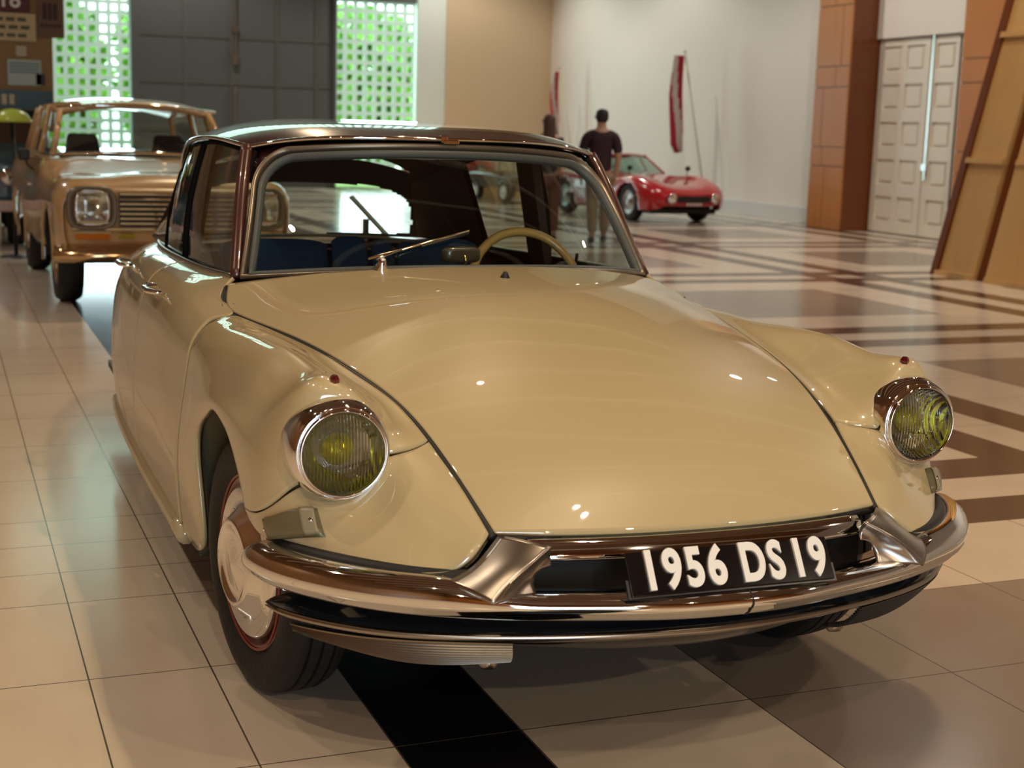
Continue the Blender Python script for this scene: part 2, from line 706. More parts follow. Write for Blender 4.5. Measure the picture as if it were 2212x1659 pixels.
def bush(x, y, r, h, label):
    o = thing('tree', (x, y, 0), 0, label, 'tree', None)
    mb = MB()
    rnd = random.Random(int(x*10+y))
    for k in range(2600):
        while True:
            p = Vector((rnd.uniform(-1, 1), rnd.uniform(-1, 1), rnd.uniform(-1, 1)))
            if p.length < 1:
                break
        c = Vector((p.x*r, p.y*r*.6, h*.5+p.z*h*.5))
        s = rnd.uniform(.16, .34)
        a = Vector((rnd.uniform(-1, 1), rnd.uniform(-1, 1), rnd.uniform(-1, 1))).normalized()*s
        b_ = a.cross(Vector((rnd.uniform(-1, 1), rnd.uniform(-1, 1), rnd.uniform(-1, 1)))).normalized()*s*.6
        mb.add([c-a, c+b_, c+a, c-b_], [(0, 1, 2, 3)])
    mb.build('foliage', LEAF, o)
    mb = MB()
    mb.tube([(0, 0, 0), (.03, 0, h*.5), (-.02, .05, h*.8)], [.10, .07, .03], 8)
    mb.build('trunk', mat('bark', (.12, .08, .05), .8), o)


bush(9.2, 38.5, 2.6, 5.0, 'dense green tree outside the right glass-block window')
bush(4.6, 41.6, 1.9, 6.0, 'tall green tree further back outside the right glass-block window')
bush(.6, 40.5, 1.8, 5.6, 'green tree outside the left glass-block window')
mb = MB()
mb.box(-14, 24, 43.2, 43.5, 0, .01)
mb.box(-14, 24, Y1+.35, 43.2, -.05, .004)
tag(mb.build('ground', mat('green_lawn', (.30, .42, .14), .8, noise=(2, .3))), kind='structure')  # grass green, tone varied by noise

# ---- panelled timber piers, white double door, slanted timber stand


def pier(name, y0, y1, x0, x1, num):
    mb = MB()
    mb.box(x0, x1, y0, y1, 0, Z1)
    o = mb.build(name, WOODD)
    tag(o, kind='structure')
    f = MB()
    z = 0
    k = 0
    hs = [1.05, .32, .98, .34, .98, .34, 1.0, .34, 1.0, .8]
    for h in hs:
        if z > Z1-.05:
            break
        split = [.45, .35, .28, .62, .75, .5][k % 6]
        ym = y1-(y1-y0)*split
        hh = min(h, Z1-z)
        f.box(x0-.03, x0, ym+.008, y1, z+.008, z+hh-.008)
        f.box(x0-.03, x0, y0, ym-.008, z+.008, z+hh-.008)
        z += h
        k += 1
    g = f.build('panelling', WOODW, o)
    return o


pier('trim_30', 17.10, 18.1, 12.08, 12.75, 1)
pier('trim_31', 11.6, 14.22, 12.08, 12.75, 2)
mb = MB()
mb.box(12.55, 12.75, 14.22, 17.1, 3.13, Z1)
mb.box(12.60, 12.75, 14.22, 14.35, 0, 3.13)
mb.box(12.85, 13.0, 14.0, 17.4, 0, 4.2)  # unseen sheet behind the door, added to block daylight leaks
tag(mb.build('trim_32', WALLW), kind='structure')
dr = thing('door_2', (12.60, 0, 0), 0, 'white panelled double door between the two timber piers', 'door')
dr['kind'] = 'structure'
DW = mat('white_door_paint', (.76, .70, .60), .35)
for (ya, yb) in ((15.72, 17.08), (14.35, 15.70)):
    mb = MB()
    mb.box(.03, .08, ya+.01, yb-.01, .02, 3.11)
    nz = 5
    zz = [.10+k*.60 for k in range(nz)]
    wy = (yb-ya)
    # raised stiles and rails leave recessed panels
    cols = [(ya+.14, ya+.14+(wy-.42)/2), (ya+.28+(wy-.42)/2, yb-.14)]
    edges_y = [ya+.01, cols[0][0], cols[0][1], cols[1][0], cols[1][1], yb-.01]
    mb.box(0, .03, edges_y[0], edges_y[1], .02, 3.11)
    mb.box(0, .03, edges_y[2], edges_y[3], .02, 3.11)
    mb.box(0, .03, edges_y[4], edges_y[5], .02, 3.11)
    zr = [.02]
    for z in zz:
        zr += [z+.10, z+.50]
    zr.append(3.11)
    for a_, b_ in zip(zr[0::2], zr[1::2]):
        mb.box(.001, .03, ya+.012, yb-.012, a_, b_)
    lf = mb.build('door_leaf', DW, dr)
    mb = MB()
    for (c0, c1) in cols:
        for z in zz:
            mb.box(.008, .03, c0+.07, c1-.07, z+.15, z+.45)
    mb.build('panel', DW, lf, bevel=.006)
mb = MB()
mb.box(-.03, 0, 15.60, 15.64, .9, 3.15)
mb.box(-.05, 0, 15.56, 15.68, 1.05, 1.15)
mb.build('door_handle', mat('satin_handle', (.7, .72, .7), .25, 1.), dr)


def slant_stand():
    t = thing('timber_stand', (8.82, 9.6, 0), math.radians(0), 'tall slanted light-wood display stand with horizontal battens at the right edge', 'display stand')
    H = 3.9
    lean = Vector((.10, -.165, 1)).normalized()

    def P(x, y, z):
        return Vector((x, y, 0))+lean*(z/lean.z)
    # two board faces, darker wood standing in for the shaded gap between
    for (ya, yb, m, xo, nm) in ((.52, .62, WOODD, -.03, 'edge_board'), (-.10, .50, WOODL, 0, 'front_board'), (-.32, -.10, WOODD, .06, 'recess_board'), (-1.9, -.32, WOODL, -.02, 'side_board')):
        w0, w1 = (yb, ya)
        a = [P(xo, w0, 0), P(xo, w1, 0), P(xo, w1*.86, H), P(xo, w0*.9, H)]
        mb = MB()
        mb.prism(a, (.08, 0, 0))
        mb.build(nm, m, t)
    for z in (.0, 1.27, 2.62):
        mb = MB()
        k = 1-.10*z/H
        a = [P(-.05, .52*k, z), P(-.05, -.12*k, z), P(-.05, -.12*k, z+.06), P(-.05, .52*k, z+.06)]
        mb.prism(a, (.06, 0, 0))
        mb.build('batten', WOODL, t)
        mb = MB()
        a = [P(-.05, -.34*k, z), P(-.05, -1.9*k, z), P(-.05, -1.9*k, z+.06), P(-.05, -.34*k, z+.06)]
        mb.prism(a, (.06, 0, 0))
        mb.build('batten', WOODL, t)
    mb = MB()
    mb.prism([P(.9, .4, 0), P(.9, .32, 0), P(.08, .3, H*.9), P(.08, .38, H*.9)], (.06, 0, 0))
    mb.build('brace', WOODD, t)


slant_stand()


# ================================================================== THE SALOON IN FRONT
car = thing('vintage_saloon_car', (0, 0, 0), 0, 'champagne 1950s saloon car with dark roof, chrome bumper and black number plate, nearest the camera', 'car')

# ---- hood
seam = [(.468, -.775, .634), (.487, -.675, .688), (.512, -.53, .758), (.543, -.345, .822), (.592, -.10, .866),
        (.664, .27, .899), (.752, .64, .914), (.766, .79, .930), (.735, .945, .970)]
cen = [(-.835, .628), (-.72, .712), (-.55, .795), (-.34, .872), (-.08, .944), (.18, 1.000), (.40, 1.029), (.54, 1.042), (.64, 1.050)]
hs = [0, .22, .44, .64, .82, .94, 1.]
net = []
for (h, y, z), (yc, zc) in zip(seam, cen):
    row = []
    for s_ in hs:
        row.append((h*s_, yc+(y-yc)*s_**2.2, z+(zc-z)*(1-s_**2.3)))
    net.append(row)
HP = surf(net, 10, 8)
# whole hood: mirror into one grid
HFULL = np.concatenate([mirror(HP, -1)[:, :0:-1], HP], axis=1)
hood = grid('hood', HFULL[:, 1:-1], PAINT, car, (0, -.3, 1), thick=.012)
ed = HFULL[:, -1]
for s_ in (1, -1):
    pts = [Vector(p)*1 for p in mirror(HP[:, -1], s_)]
    MB().tube([(p.x, p.y, p.z-.013) for p in pts], .011, 8).build('hood_gap_shade', BLACK, hood, True)  # dark tube laid in the panel gap for its shade
lip = [(p[0], p[1]+.012, p[2]-.016) for p in HFULL[0]]
MB().tube(lip, .010, 8).build('front_lip', BLACK, hood, True)
# washer nozzle
mb = MB()
mb.lathe([(0, .018), (.006, .018), (.011, .008), (.015, 0)], 16, (0.0, .46, 1.034), (0, -.15, 1))
mb.build('washer_nozzle', BLACK, hood, True)

# ---- front fender and nose panel, one surface split along a seam
FN = [
 # r0 nose edge
 [(.473, -.771, .636), (.515, -.80, .602), (.562, -.795, .566), (.63, -.762, .555), (.71, -.69, .553), (.785, -.59, .553), (.845, -.495, .555), (.882, -.42, .557), (.896, -.335, .572)],
 [(.495, -.64, .708), (.54, -.68, .680), (.597, -.695, .645), (.66, -.658, .625), (.73, -.605, .610), (.80, -.550, .598), (.856, -.482, .583), (.887, -.412, .573), (.898, -.322, .578)],
 [(.510, -.560, .745), (.555, -.605, .722), (.612, -.625, .695), (.670, -.590, .665), (.737, -.552, .650), (.806, -.518, .640), (.861, -.468, .607), (.890, -.405, .585), (.8995, -.312, .584)],
 # r3 seam between nose panel and fender
 [(.523, -.494, .775), (.567, -.527, .768), (.622, -.540, .760), (.680, -.515, .740), (.742, -.495, .715), (.812, -.482, .688), (.864, -.446, .640), (.893, -.388, .606), (.901, -.298, .592)],
 [(.536, -.405, .806), (.583, -.440, .803), (.636, -.502, .822), (.680, -.512, .862), (.742, -.500, .893), (.808, -.482, .868), (.864, -.412, .775), (.896, -.34, .69), (.902, -.235, .645)],
 [(.553, -.31, .832), (.593, -.33, .830), (.640, -.36, .856), (.695, -.37, .893), (.752, -.37, .913), (.816, -.365, .875), (.868, -.31, .80), (.898, -.25, .738), (.904, -.14, .70)],
 [(.595, -.10, .864), (.633, -.13, .860), (.68, -.15, .880), (.727, -.15, .910), (.768, -.15, .921), (.825, -.15, .885), (.872, -.15, .81), (.900, -.13, .765), (.904, -.04, .727)],
 [(.628, .08, .883), (.665, .08, .886), (.707, .09, .905), (.750, .09, .919), (.787, .09, .918), (.842, .09, .878), (.882, .10, .80), (.903, .11, .765), (.904, .12, .738)],
 [(.695, .38, .902), (.722, .38, .904), (.752, .38, .910), (.785, .39, .908), (.812, .39, .901), (.858, .39, .862), (.892, .39, .78), (.908, .37, .71), (.903, .325, .675)],
 [(.726, .52, .908), (.750, .52, .909), (.776, .53, .909), (.803, .54, .901), (.826, .54, .889), (.865, .54, .85), (.894, .54, .75), (.911, .52, .62), (.904, .44, .52)],
 [(.738, .57, .910), (.761, .58, .910), (.786, .60, .906), (.810, .61, .897), (.832, .62, .883), (.869, .62, .84), (.894, .62, .72), (.915, .61, .50), (.888, .455, .285)],
 [(.752, .635, .912), (.772, .650, .911), (.795, .665, .904), (.817, .675, .892), (.838, .685, .876), (.870, .695, .83), (.893, .71, .72), (.918, .725, .50), (.905, .74, .265)],
]
FP = surf(FN, 10, 8)
k2 = 30
for s_ in (-1, 1):
    out = (s_*.7, -.4, .5)
    fen = grid('front_fender', mirror(FP[k2:-1, 1:], s_), PAINT, car, out, thick=.014)
    fen['label'] = 'front fender with the headlight'
    nose = grid('nose_panel', mirror(FP[:k2-0, 1:], s_), PAINT, car, out, thick=.014)
    sh = off(mirror(FP, s_), -.022, out)
    grid('inner_fender', sh, OLIVE, fen, out)
    # crest marker
    q = np.array([.737*s_, -.478, .903])
    mb = MB()
    mb.lathe([(0, .022), (.007, .022), (.0115, .014), (.0105, .0), (.0105, -.01)], 6, q, (0, -.15, 1))
    mb.build('side_marker', DARKRED, fen)
    # turn signal following the nose panel
    Fs = off(mirror(FP, s_), .001, out)
    Fn = off(mirror(FP, s_), 1.001, out)-Fs

    def samp(u, v, d):
        i, j = min(int(u), FP.shape[0]-2), min(int(v), FP.shape[1]-2)
        a_, b_ = u-i, v-j
        def bl(G):
            return G[i, j]*(1-a_)*(1-b_)+G[i+1, j]*a_*(1-b_)+G[i, j+1]*(1-a_)*b_+G[i+1, j+1]*a_*b_
        return bl(Fs)+bl(Fn)*d

    def uv(s1, t1):
        # s1 0 inner .. 1 outer end, t1 0 bottom .. 1 top
        v = 8*(4.66+s1*1.80)
        lo = 10*(.80-.62*s1**2)
        hi = 10*(1.95+.55*s1)
        return lo+(hi-lo)*t1, v
    pts = []
    for s1 in np.linspace(0, 1, 17):
        row = []
        for t1 in np.linspace(0, 1, 9):
            e = min(1, min(t1, 1-t1)/.13)*min(1, min(s1, 1-s1)/.05)
            row.append(samp(*uv(s1, t1), .017*math.sqrt(max(0, e))))
        pts.append(row)
    ts = grid('turn_signal', np.array(pts), mat('grey_signal_glass', (.15, .125, .065), .28, coat=.35), nose, out)
    ts['label'] = 'smoke-grey turn signal lens'
    pts = []
    for s1 in np.linspace(.035, .26, 7):
        pts.append([samp(*uv(s1, t1), .0185 if .06 < t1 < .94 else .014) for t1 in np.linspace(.05, .95, 9)])
    grid('signal_end_cap', np.array(pts), mat('pale_signal_end', (.30, .265, .17), .3, coat=.4), ts, out, thick=.002)
    for s1, t1 in ((.11, .5), (1.07, .45)):
        q0, q1 = samp(*uv(s1, t1), .016 if s1 < 1 else .001), samp(*uv(s1, t1), .1)
        MB().lathe([(0, .006), (.004, .006), (.006, .002), (.006, -.002)], 16, q0, q1-q0).build('screw', CHROME, ts, True)

# ---- headlights
LENSG = bpy.data.materials.new('fluted_lens_glass')
LENSG.use_nodes = True
nt = LENSG.node_tree
nt.nodes.clear()
o_ = nt.nodes.new('ShaderNodeOutputMaterial')
tr = nt.nodes.new('ShaderNodeBsdfTransparent')
tr.inputs[0].default_value = (.93, .94, .90, 1)
gl = nt.nodes.new('ShaderNodeBsdfGlossy')
gl.inputs['Roughness'].default_value = .04
fr = nt.nodes.new('ShaderNodeFresnel')
fr.inputs[0].default_value = 1.6
mx = nt.nodes.new('ShaderNodeMixShader')
tc = nt.nodes.new('ShaderNodeTexCoord')
wv = nt.nodes.new('ShaderNodeTexWave')
wv.wave_type = 'BANDS'
wv.bands_direction = 'X'
wv.wave_profile = 'SIN'
wv.inputs['Scale'].default_value = 44
wv.inputs['Distortion'].default_value = .6
bu = nt.nodes.new('ShaderNodeBump')
bu.inputs['Strength'].default_value = .9
bu.inputs['Distance'].default_value = .006
nt.links.new(tc.outputs['Object'], wv.inputs[0])
nt.links.new(wv.outputs['Fac'], bu.inputs['Height'])
nt.links.new(bu.outputs[0], fr.inputs['Normal'])
nt.links.new(bu.outputs[0], gl.inputs['Normal'])
nt.links.new(fr.outputs[0], mx.inputs[0])
nt.links.new(tr.outputs[0], mx.inputs[1])
nt.links.new(gl.outputs[0], mx.inputs[2])
nt.links.new(mx.outputs[0], o_.inputs[0])
YELLOW = mat('yellow_bulb_glass', (1., .95, .02), .22, metal=.55, coat=.6)
REFL = mat('reflector_silver', (.92, .92, .90), .06, 1.)
for _m, _st in ((REFL, .22), (YELLOW, .3)):
    _nt = _m.node_tree
    _tc = _nt.nodes.new('ShaderNodeTexCoord')
    _wv = _nt.nodes.new('ShaderNodeTexWave')
    _wv.bands_direction = 'X'
    _wv.inputs['Scale'].default_value = 30
    _wv.inputs['Distortion'].default_value = 1.2
    _wv.inputs['Detail Scale'].default_value = 2.
    _bu = _nt.nodes.new('ShaderNodeBump')
    _bu.inputs['Strength'].default_value = _st
    _bu.inputs['Distance'].default_value = .006
    _nt.links.new(_tc.outputs['Object'], _wv.inputs[0])
    _nt.links.new(_wv.outputs['Fac'], _bu.inputs['Height'])
    _nt.links.new(_bu.outputs[0], _nt.nodes['Principled BSDF'].inputs['Normal'])
for s_ in (-1, 1):
    C = (.737*s_, -.53, .769)
    mb = MB()
    mb.lathe([(.112, -.10), (.1135, -.03), (.1125, .0), (.109, .016), (.104, .028), (.1, .032), (.097, .031), (.095, .024), (.095, -.02)], 72, C)
    hl = mb.build('headlight', CHROME, car, True)
    MB().lathe([(.0965, .026), (.0955, .040), (.0925, .044), (.090, .040), (.089, .020)], 72, C).build('rim_ring', CHROME, hl, True)
    MB().lathe([(.0975, .022), (.0945, .031)], 72, C).build('rubber_seal', BLACK, hl, True)
    MB().lathe([(.0895, .030), (.085, .036), (.065, .043), (.04, .0475), (.02, .049), (0.0001, .0495)], 72, C).build('lens', LENSG, hl, True)
    MB().lathe([(.0895, .028), (.082, .005), (.068, -.022), (.048, -.045), (.025, -.058), (.0001, -.062)], 72, C).build('reflector', REFL, hl, True)
    mb = MB()
    mb.lathe([(.0001, .014), (.018, .010), (.031, .000), (.037, -.014), (.033, -.034), (.022, -.050), (.014, -.062)], 32, (C[0], C[1], C[2]))
    b_ = mb.build('bulb', YELLOW, hl, True)
    b_['label'] = 'yellow bulb cover behind the glass'

# ---- doors and rear body
DN = [
 [(.712, .958, .990), (.744, .925, .962), (.768, .80, .932), (.757, .648, .912), (.803, .675, .899), (.838, .692, .876), (.870, .702, .83), (.893, .717, .72), (.918, .732, .50), (.905, .747, .265)],
 [(.720, 1.10, .984), (.752, 1.09, .970), (.785, 1.07, .953), (.812, 1.055, .938), (.838, 1.05, .920), (.862, 1.05, .893), (.887, 1.05, .84), (.908, 1.05, .72), (.926, 1.055, .50), (.908, 1.06, .262)],
 [(.735, 1.40, .972), (.768, 1.40, .964), (.803, 1.40, .950), (.832, 1.40, .935), (.855, 1.40, .914), (.876, 1.40, .884), (.897, 1.40, .83), (.915, 1.40, .71), (.930, 1.40, .49), (.912, 1.40, .26)],
 [(.742, 1.78, .962), (.775, 1.78, .957), (.810, 1.78, .945), (.838, 1.78, .929), (.860, 1.78, .908), (.880, 1.78, .877), (.900, 1.78, .82), (.919, 1.78, .70), (.933, 1.78, .48), (.914, 1.78, .258)],
 [(.738, 2.25, .950), (.773, 2.25, .946), (.808, 2.25, .935), (.837, 2.25, .918), (.859, 2.25, .896), (.878, 2.25, .865), (.898, 2.25, .81), (.917, 2.25, .69), (.930, 2.25, .48), (.912, 2.25, .256)],
 [(.718, 2.72, .938), (.757, 2.72, .932), (.794, 2.72, .918), (.824, 2.72, .898), (.847, 2.72, .872), (.866, 2.72, .84), (.886, 2.72, .785), (.905, 2.72, .67), (.918, 2.72, .47), (.902, 2.72, .256)],
 [(.660, 3.25, .920), (.705, 3.25, .908), (.748, 3.25, .886), (.781, 3.25, .860), (.806, 3.25, .83), (.828, 3.25, .79), (.850, 3.25, .735), (.868, 3.25, .63), (.878, 3.25, .45), (.864, 3.25, .262)],
 [(.560, 3.80, .850), (.610, 3.80, .836), (.655, 3.80, .812), (.690, 3.80, .784), (.716, 3.80, .752), (.738, 3.80, .71), (.758, 3.80, .655), (.775, 3.80, .57), (.785, 3.80, .43), (.772, 3.80, .285)],
 [(.44, 4.22, .70), (.50, 4.22, .69), (.55, 4.22, .67), (.585, 4.22, .645), (.61, 4.22, .615), (.63, 4.22, .58), (.648, 4.22, .54), (.66, 4.22, .48), (.665, 4.22, .40), (.655, 4.22, .32)],
]
DP = surf(DN, 30, 8)
for s_ in (-1, 1):
    out = (s_, 0, .4)
    g = .0
    fd = grid('front_door', mirror(DP[2:91, :], s_), PAINT, car, out, thick=.012)
    rd = grid('rear_door', mirror(DP[91:151, :], s_), PAINT, car, out, thick=.012)
    rf = grid('rear_fender', mirror(DP[151:, :], s_), PAINT, car, out, thick=.012)
    grid('inner_door_shell', off(mirror(DP, s_), -.02, out), BLACK, rf, out)
    for d_, y in ((fd, 1.47), (rd, 2.42)):
        mb = MB()
        x = .905*s_
        mb.tube([(x-.03*s_, y-.105, .895), (x-.002*s_, y-.10, .899), (x+.012*s_, y-.06, .899), (x+.014*s_, y+.04, .899), (x+.006*s_, y+.085, .898), (x-.03*s_, y+.09, .893)], [.010, .012, .014, .013, .011, .009], 12, flat=.7)
        mb.lathe([(.0, .018), (.012, .016), (.015, 0), (.015, -.03)], 20, (x-.015*s_, y+.13, .893), (s_, 0, .2))
        mb.build('door_handle', CHROME, d_, True)
    # sill
    pts = [(p[0]*s_*.985, p[1], p[2]-.028) for p in DP[::12, -1] if p[1] < 3.2]
    MB().tube(pts, [.03]*len(pts), 10).build('sill', PAINT, car, True)
# boot lid between the rear fenders
TN = []
for i in (5, 6, 7, 8):
    h, y, z = DN[i][0]
    TN.append([(h*s_, y, z+.035*(1-s_*s_)) for s_ in (-1, -.6, -.2, .2, .6, 1)])
TP = surf(TN[1:], 8, 6)
grid('boot_lid', TP, PAINT, car, (0, 0, 1), thick=.012)
mb = MB()
mb.box(-.56, .56, -.36, .62, .26, .29)
mb.box(-.84, .84, .62, 3.9, .24, .27)
mb.box(-.55, .55, -.45, .62, .29, .72)
mb.box(-.55, .55, .55, 4.1, .27, .60)
mb.build('underbody', BLACK, car)
TL = MB().box(-.62, .62, 4.16, 4.20, .30, .66)
TL.build('tail_panel', PAINT, car, bevel=.01)

# ---- wheel wells
for s_ in (-1, 1):
    mb = MB()
    prof = []
    for k in range(0, 25):
        a = math.pi*(k/24*.80-.125)
        prof.append((math.cos(a)*.44+.10, max(.24, math.sin(a)*.43+.335)))
    n = len(prof)
    vs_ = [(s_*.55, y, z) for y, z in prof]+[(s_*.885, y, z) for y, z in prof]
    fs = [(i, i+1, i+1+n, i+n) for i in range(n-1)]
    vs_.append((s_*.55, .10, .335))
    fs += [(i, i+1, 2*n) for i in range(n-1)]
    mesh('wheel_well', vs_, fs, OLIVE, car, True)

# ---- wheels


def wheel(parent, x, y, rz, side, R=.343, W_=.17, name='wheel'):
    wx = bpy.data.objects.new(name, None)
    wx.empty_display_size = .1
    ax = Vector((side, 0, 0))
    Rm = Matrix.Rotation(rz, 3, 'Z')
    a = Rm @ ax
    C = (x, y, R)
    h = W_/2
    mb = MB()
    mb.lathe([(.225, h*.80), (.25, h*.98), (.285, h*1.04), (.318, h*.98), (R-.008, h*.80), (R-.001, h*.55), (R-.001, .038), (R-.009, .036), (R-.009, .030), (R, .028), (R, .004), (R-.009, .002), (R-.009, -.004), (R, -.006), (R, -.030), (R-.009, -.032), (R-.009, -.038), (R-.001, -.04), (R-.001, -h*.55), (R-.01, -h*.8), (.30, -h), (.225, -h*.8)], 72, C, a)
    t_ = mb.build(name, TIRE, parent, 'auto')
    MB().lathe([(.232, h*.80), (.228, h*.92), (.214, h*.86), (.206, h*.5), (.12, h*.3), (.0001, h*.3)], 64, C, a).build('wheel_rim', RUSTRED, t_, True)
    MB().lathe([(.198, h*.80), (.200, h*.95), (.190, h*1.05), (.165, h*1.0), (.140, h*1.12), (.118, h*1.42), (.104, h*1.50), (.098, h*1.40), (.07, h*1.36), (.03, h*1.46), (.0001, h*1.5)], 64, C, a).build('hubcap', CHROME, t_, True)
    MB().lathe([(.230, h*.93), (.2255, h*.965), (.222, h*.93)], 64, C, a).build('pinstripe', mat('rim_stripe', (.24, .03, .018), .3), t_, True)
    return t_


wheel(car, -.745, .10, math.radians(9), -1)
wheel(car, .745, .10, math.radians(9), 1)
wheel(car, -.66, 3.20, 0, -1, name='wheel')
wheel(car, .66, 3.20, 0, 1, name='wheel')

# ---- bumper
half = [(0, -.996), (.12, -.990), (.28, -.955), (.46, -.902), (.61, -.838), (.725, -.765), (.82, -.67), (.885, -.575), (.918, -.495), (.928, -.43), (.918, -.375)]
hc = curve(half, 8)
path = np.concatenate([hc[::-1]*np.array([-1, 1]), hc[1:]])
nn_ = len(path)
ends = np.ones(nn_)
for i in range(nn_):
    k = min(i, nn_-1-i)
    ends[i] = min(1, .25+.75*math.sin(min(1, k/14)*math.pi/2))
prof = [(-.085, .535), (-.07, .553), (-.045, .559), (-.02, .554), (-.004, .541), (.003, .524), (.004, .508), (.0, .4985), (-.0045, .495), (-.012, .485), (-.022, .476), (-.034, .472), (-.05, .474), (-.075, .478)]
BP = sweep(path, prof, ends, .488)
_w = np.clip((.62-abs(BP[..., 0]))/.22, 0, 1)
_w = _w*_w*(3-2*_w)
BP[..., 2] = np.where(BP[..., 2] > .505, .505+(BP[..., 2]-.505)*(1-.50*_w), BP[..., 2])
cx = nn_//2
bumper = grid('bumper', BP, CHROME, car, (0, -1, .3), thick=.006)
# joint at the middle
sp_ = [tuple(BP[cx, j]+np.array([.030, -.0005, 0])) for j in range(2, 13)]
MB().tube(sp_, .0022, 6).build('bumper_joint', BLACK, bumper)
# end caps
for e in (0, -1):
    pts = [tuple(p) for p in BP[e]]
    mesh('bumper_end', pts, [tuple(range(len(pts)))], CHROME, bumper)
# rubber between bumper and nose panels
for _p in (path[(path[:, 0] > .50)][:-5], path[(path[:, 0] < -.50)][5:]):
    sl = sweep(_p, [(-.10, .50), (-.10, .566), (-.06, .566), (-.055, .55)])
    grid('bumper_seal', sl, BLACK, bumper, (0, 0, 1))

# ---- lower apron: dark blade with a bright edge, ribbed air scoops
half = [(0, -.885), (.20, -.868), (.40, -.825), (.58, -.765), (.70, -.70), (.80, -.61), (.865, -.52), (.885, -.46)]
hc = curve(half, 8)
path2 = np.concatenate([hc[::-1]*np.array([-1, 1]), hc[1:]])
ends2 = np.ones(len(path2))
for i in range(len(path2)):
    k = min(i, len(path2)-1-i)
    ends2[i] = min(1, .2+.8*math.sin(min(1, k/12)*math.pi/2))
AP = sweep(path2, [(-.14, .465), (-.10, .455), (-.055, .440), (-.025, .428), (-.008, .420), (.0, .413), (-.004, .405), (-.012, .399), (-.03, .392), (-.075, .375)], ends2)
apron = grid('lower_apron', AP, mat('glossy_dark_apron', (.012, .014, .018), .12, coat=1.), car, (0, -1, .3), thick=.004)
EP = sweep(path2, [(-.006, .4205), (.002, .413), (-.002, .4055), (-.008, .402)], ends2)
eg = grid('apron_edge', EP, STEEL, apron, (0, -1, 0), thick=.002)
# centre tray
mb = MB()
tn = []
for (y, z) in ((-.84, .400), (-.80, .355), (-.66, .325), (-.40, .30)):
    tn.append([(x*(1 if y < -.7 else .95), y+.12*abs(x/.42)**2, z) for x in (-.42, -.2, 0, .2, .42)])
grid('centre_tray', surf(tn, 6, 6), BLACKTRIM, apron, (0, 0, -1), thick=.004)
for s_ in (-1, 1):
    # ribbed scoop under each side of the apron
    top = curve([(.43, -.81, .395), (.58, -.755, .395), (.70, -.69, .393), (.80, -.60, .39), (.845, -.54, .388)], 12)
    bot = curve([(.40, -.69, .315), (.55, -.63, .300), (.66, -.55, .305), (.76, -.48, .335), (.83, -.50, .375)], 12)
    rows = []
    K = 34
    for k in range(K+1):
        t = k/K
        r = top*(1-t)+bot*t
        r = r+np.array([0, -.018*math.sin(math.pi*t), -.012*math.sin(math.pi*t)])
        if k % 2 and t < .8:
            r = r+np.array([0, .007, .005])
        rows.append(r)
    g = grid('air_scoop', mirror(np.array(rows), s_), ALU if s_ < 0 else mat('shaded_scoop_grey', (.06, .055, .05), .35, .6), apron, (0, -1, -1), thick=.004, smooth=False)  # right scoop darkened in colour for the shade on that side
    mb = MB()
    mb.lathe([(0, .012), (.014, .01), (.022, 0), (.022, -.01)], 20, (s_*.44, -.69, .310), (0, -.3, -1))
    mb.build('scoop_bolt', STEEL, g, True)

# ---- air opening, upper bar, corner castings, plate
gp = sweep(np.array([(x, -.735-.06*(1-(x/.46)**2)) for x in np.linspace(-.46, .46, 21)]), [(0, .47), (0, .64)])
grille = grid('air_opening', gp, mat('dark_air_opening', (.004, .004, .004), .6), car, (0, -1, 0))
bar_path = np.array([(x, -.862+.045*(abs(x)/.40)**2.2) for x in np.linspace(-.405, .405, 31)])
bp2 = sweep(bar_path, [(-.03, .622), (-.012, .620), (.0, .611), (.004, .600), (.010, .594), (.012, .586), (.006, .579), (-.006, .575), (-.03, .574)])
grid('upper_bar', bp2, CHROME, grille, (0, -1, 0), thick=.003)
for s_ in (-1, 1):
    outer = curve([(.462, -.792, .632), (.50, -.812, .600), (.535, -.822, .574), (.582, -.818, .550)], 6)
    ridge = curve([(.375, -.872, .622), (.43, -.893, .592), (.475, -.902, .560), (.512, -.915, .525)], 6)
    inner = curve([(.372, -.868, .582), (.395, -.868, .575), (.41, -.868, .556), (.410, -.885, .528)], 6)
    ua = [outer*(1-t)+ridge*t+np.array([0, -.010*math.sin(math.pi*t), .004*math.sin(math.pi*t)]) for t in np.linspace(0, 1, 9)]
    cst = grid('bumper_casting', mirror(np.array(ua), s_), STEEL, bumper, (s_*.3, -1, .2), thick=.004)
    ub = [ridge*(1-t)+inner*t+np.array([0, .008*math.sin(math.pi*t), 0]) for t in np.linspace(0, 1, 9)]
    grid('casting_inner_face', mirror(np.array(ub), s_), STEEL, cst, (-s_, -1, 0), thick=.004)
pl = thing_pl = None
pc = Vector((0, -.953, .576))
tilt = math.atan2(.048, .076)
ux, uz = Vector((1, 0, 0)), Vector((0, math.sin(tilt), math.cos(tilt)))
uy = ux.cross(uz)
PM = Matrix((ux, uz, uy)).transposed().to_4x4()   # local x right, y up, z towards viewer
if (PM.to_3x3() @ Vector((0, 0, 1))).y > 0:
    PM = Matrix((ux, uz, -uy)).transposed().to_4x4()
PM.translation = pc
mb = MB()
for a in (0,):
    v = [(-.238, -.046, -.003), (.238, -.046, -.003), (.238, .046, -.003), (-.238, .046, -.003)]
    mb.prism([PM @ Vector(p) for p in v], PM.to_3x3() @ Vector((0, 0, .004)))
plate = mb.build('number_plate', PLATE, car, bevel=.0015)
plate['label'] = 'black number plate with raised white characters'
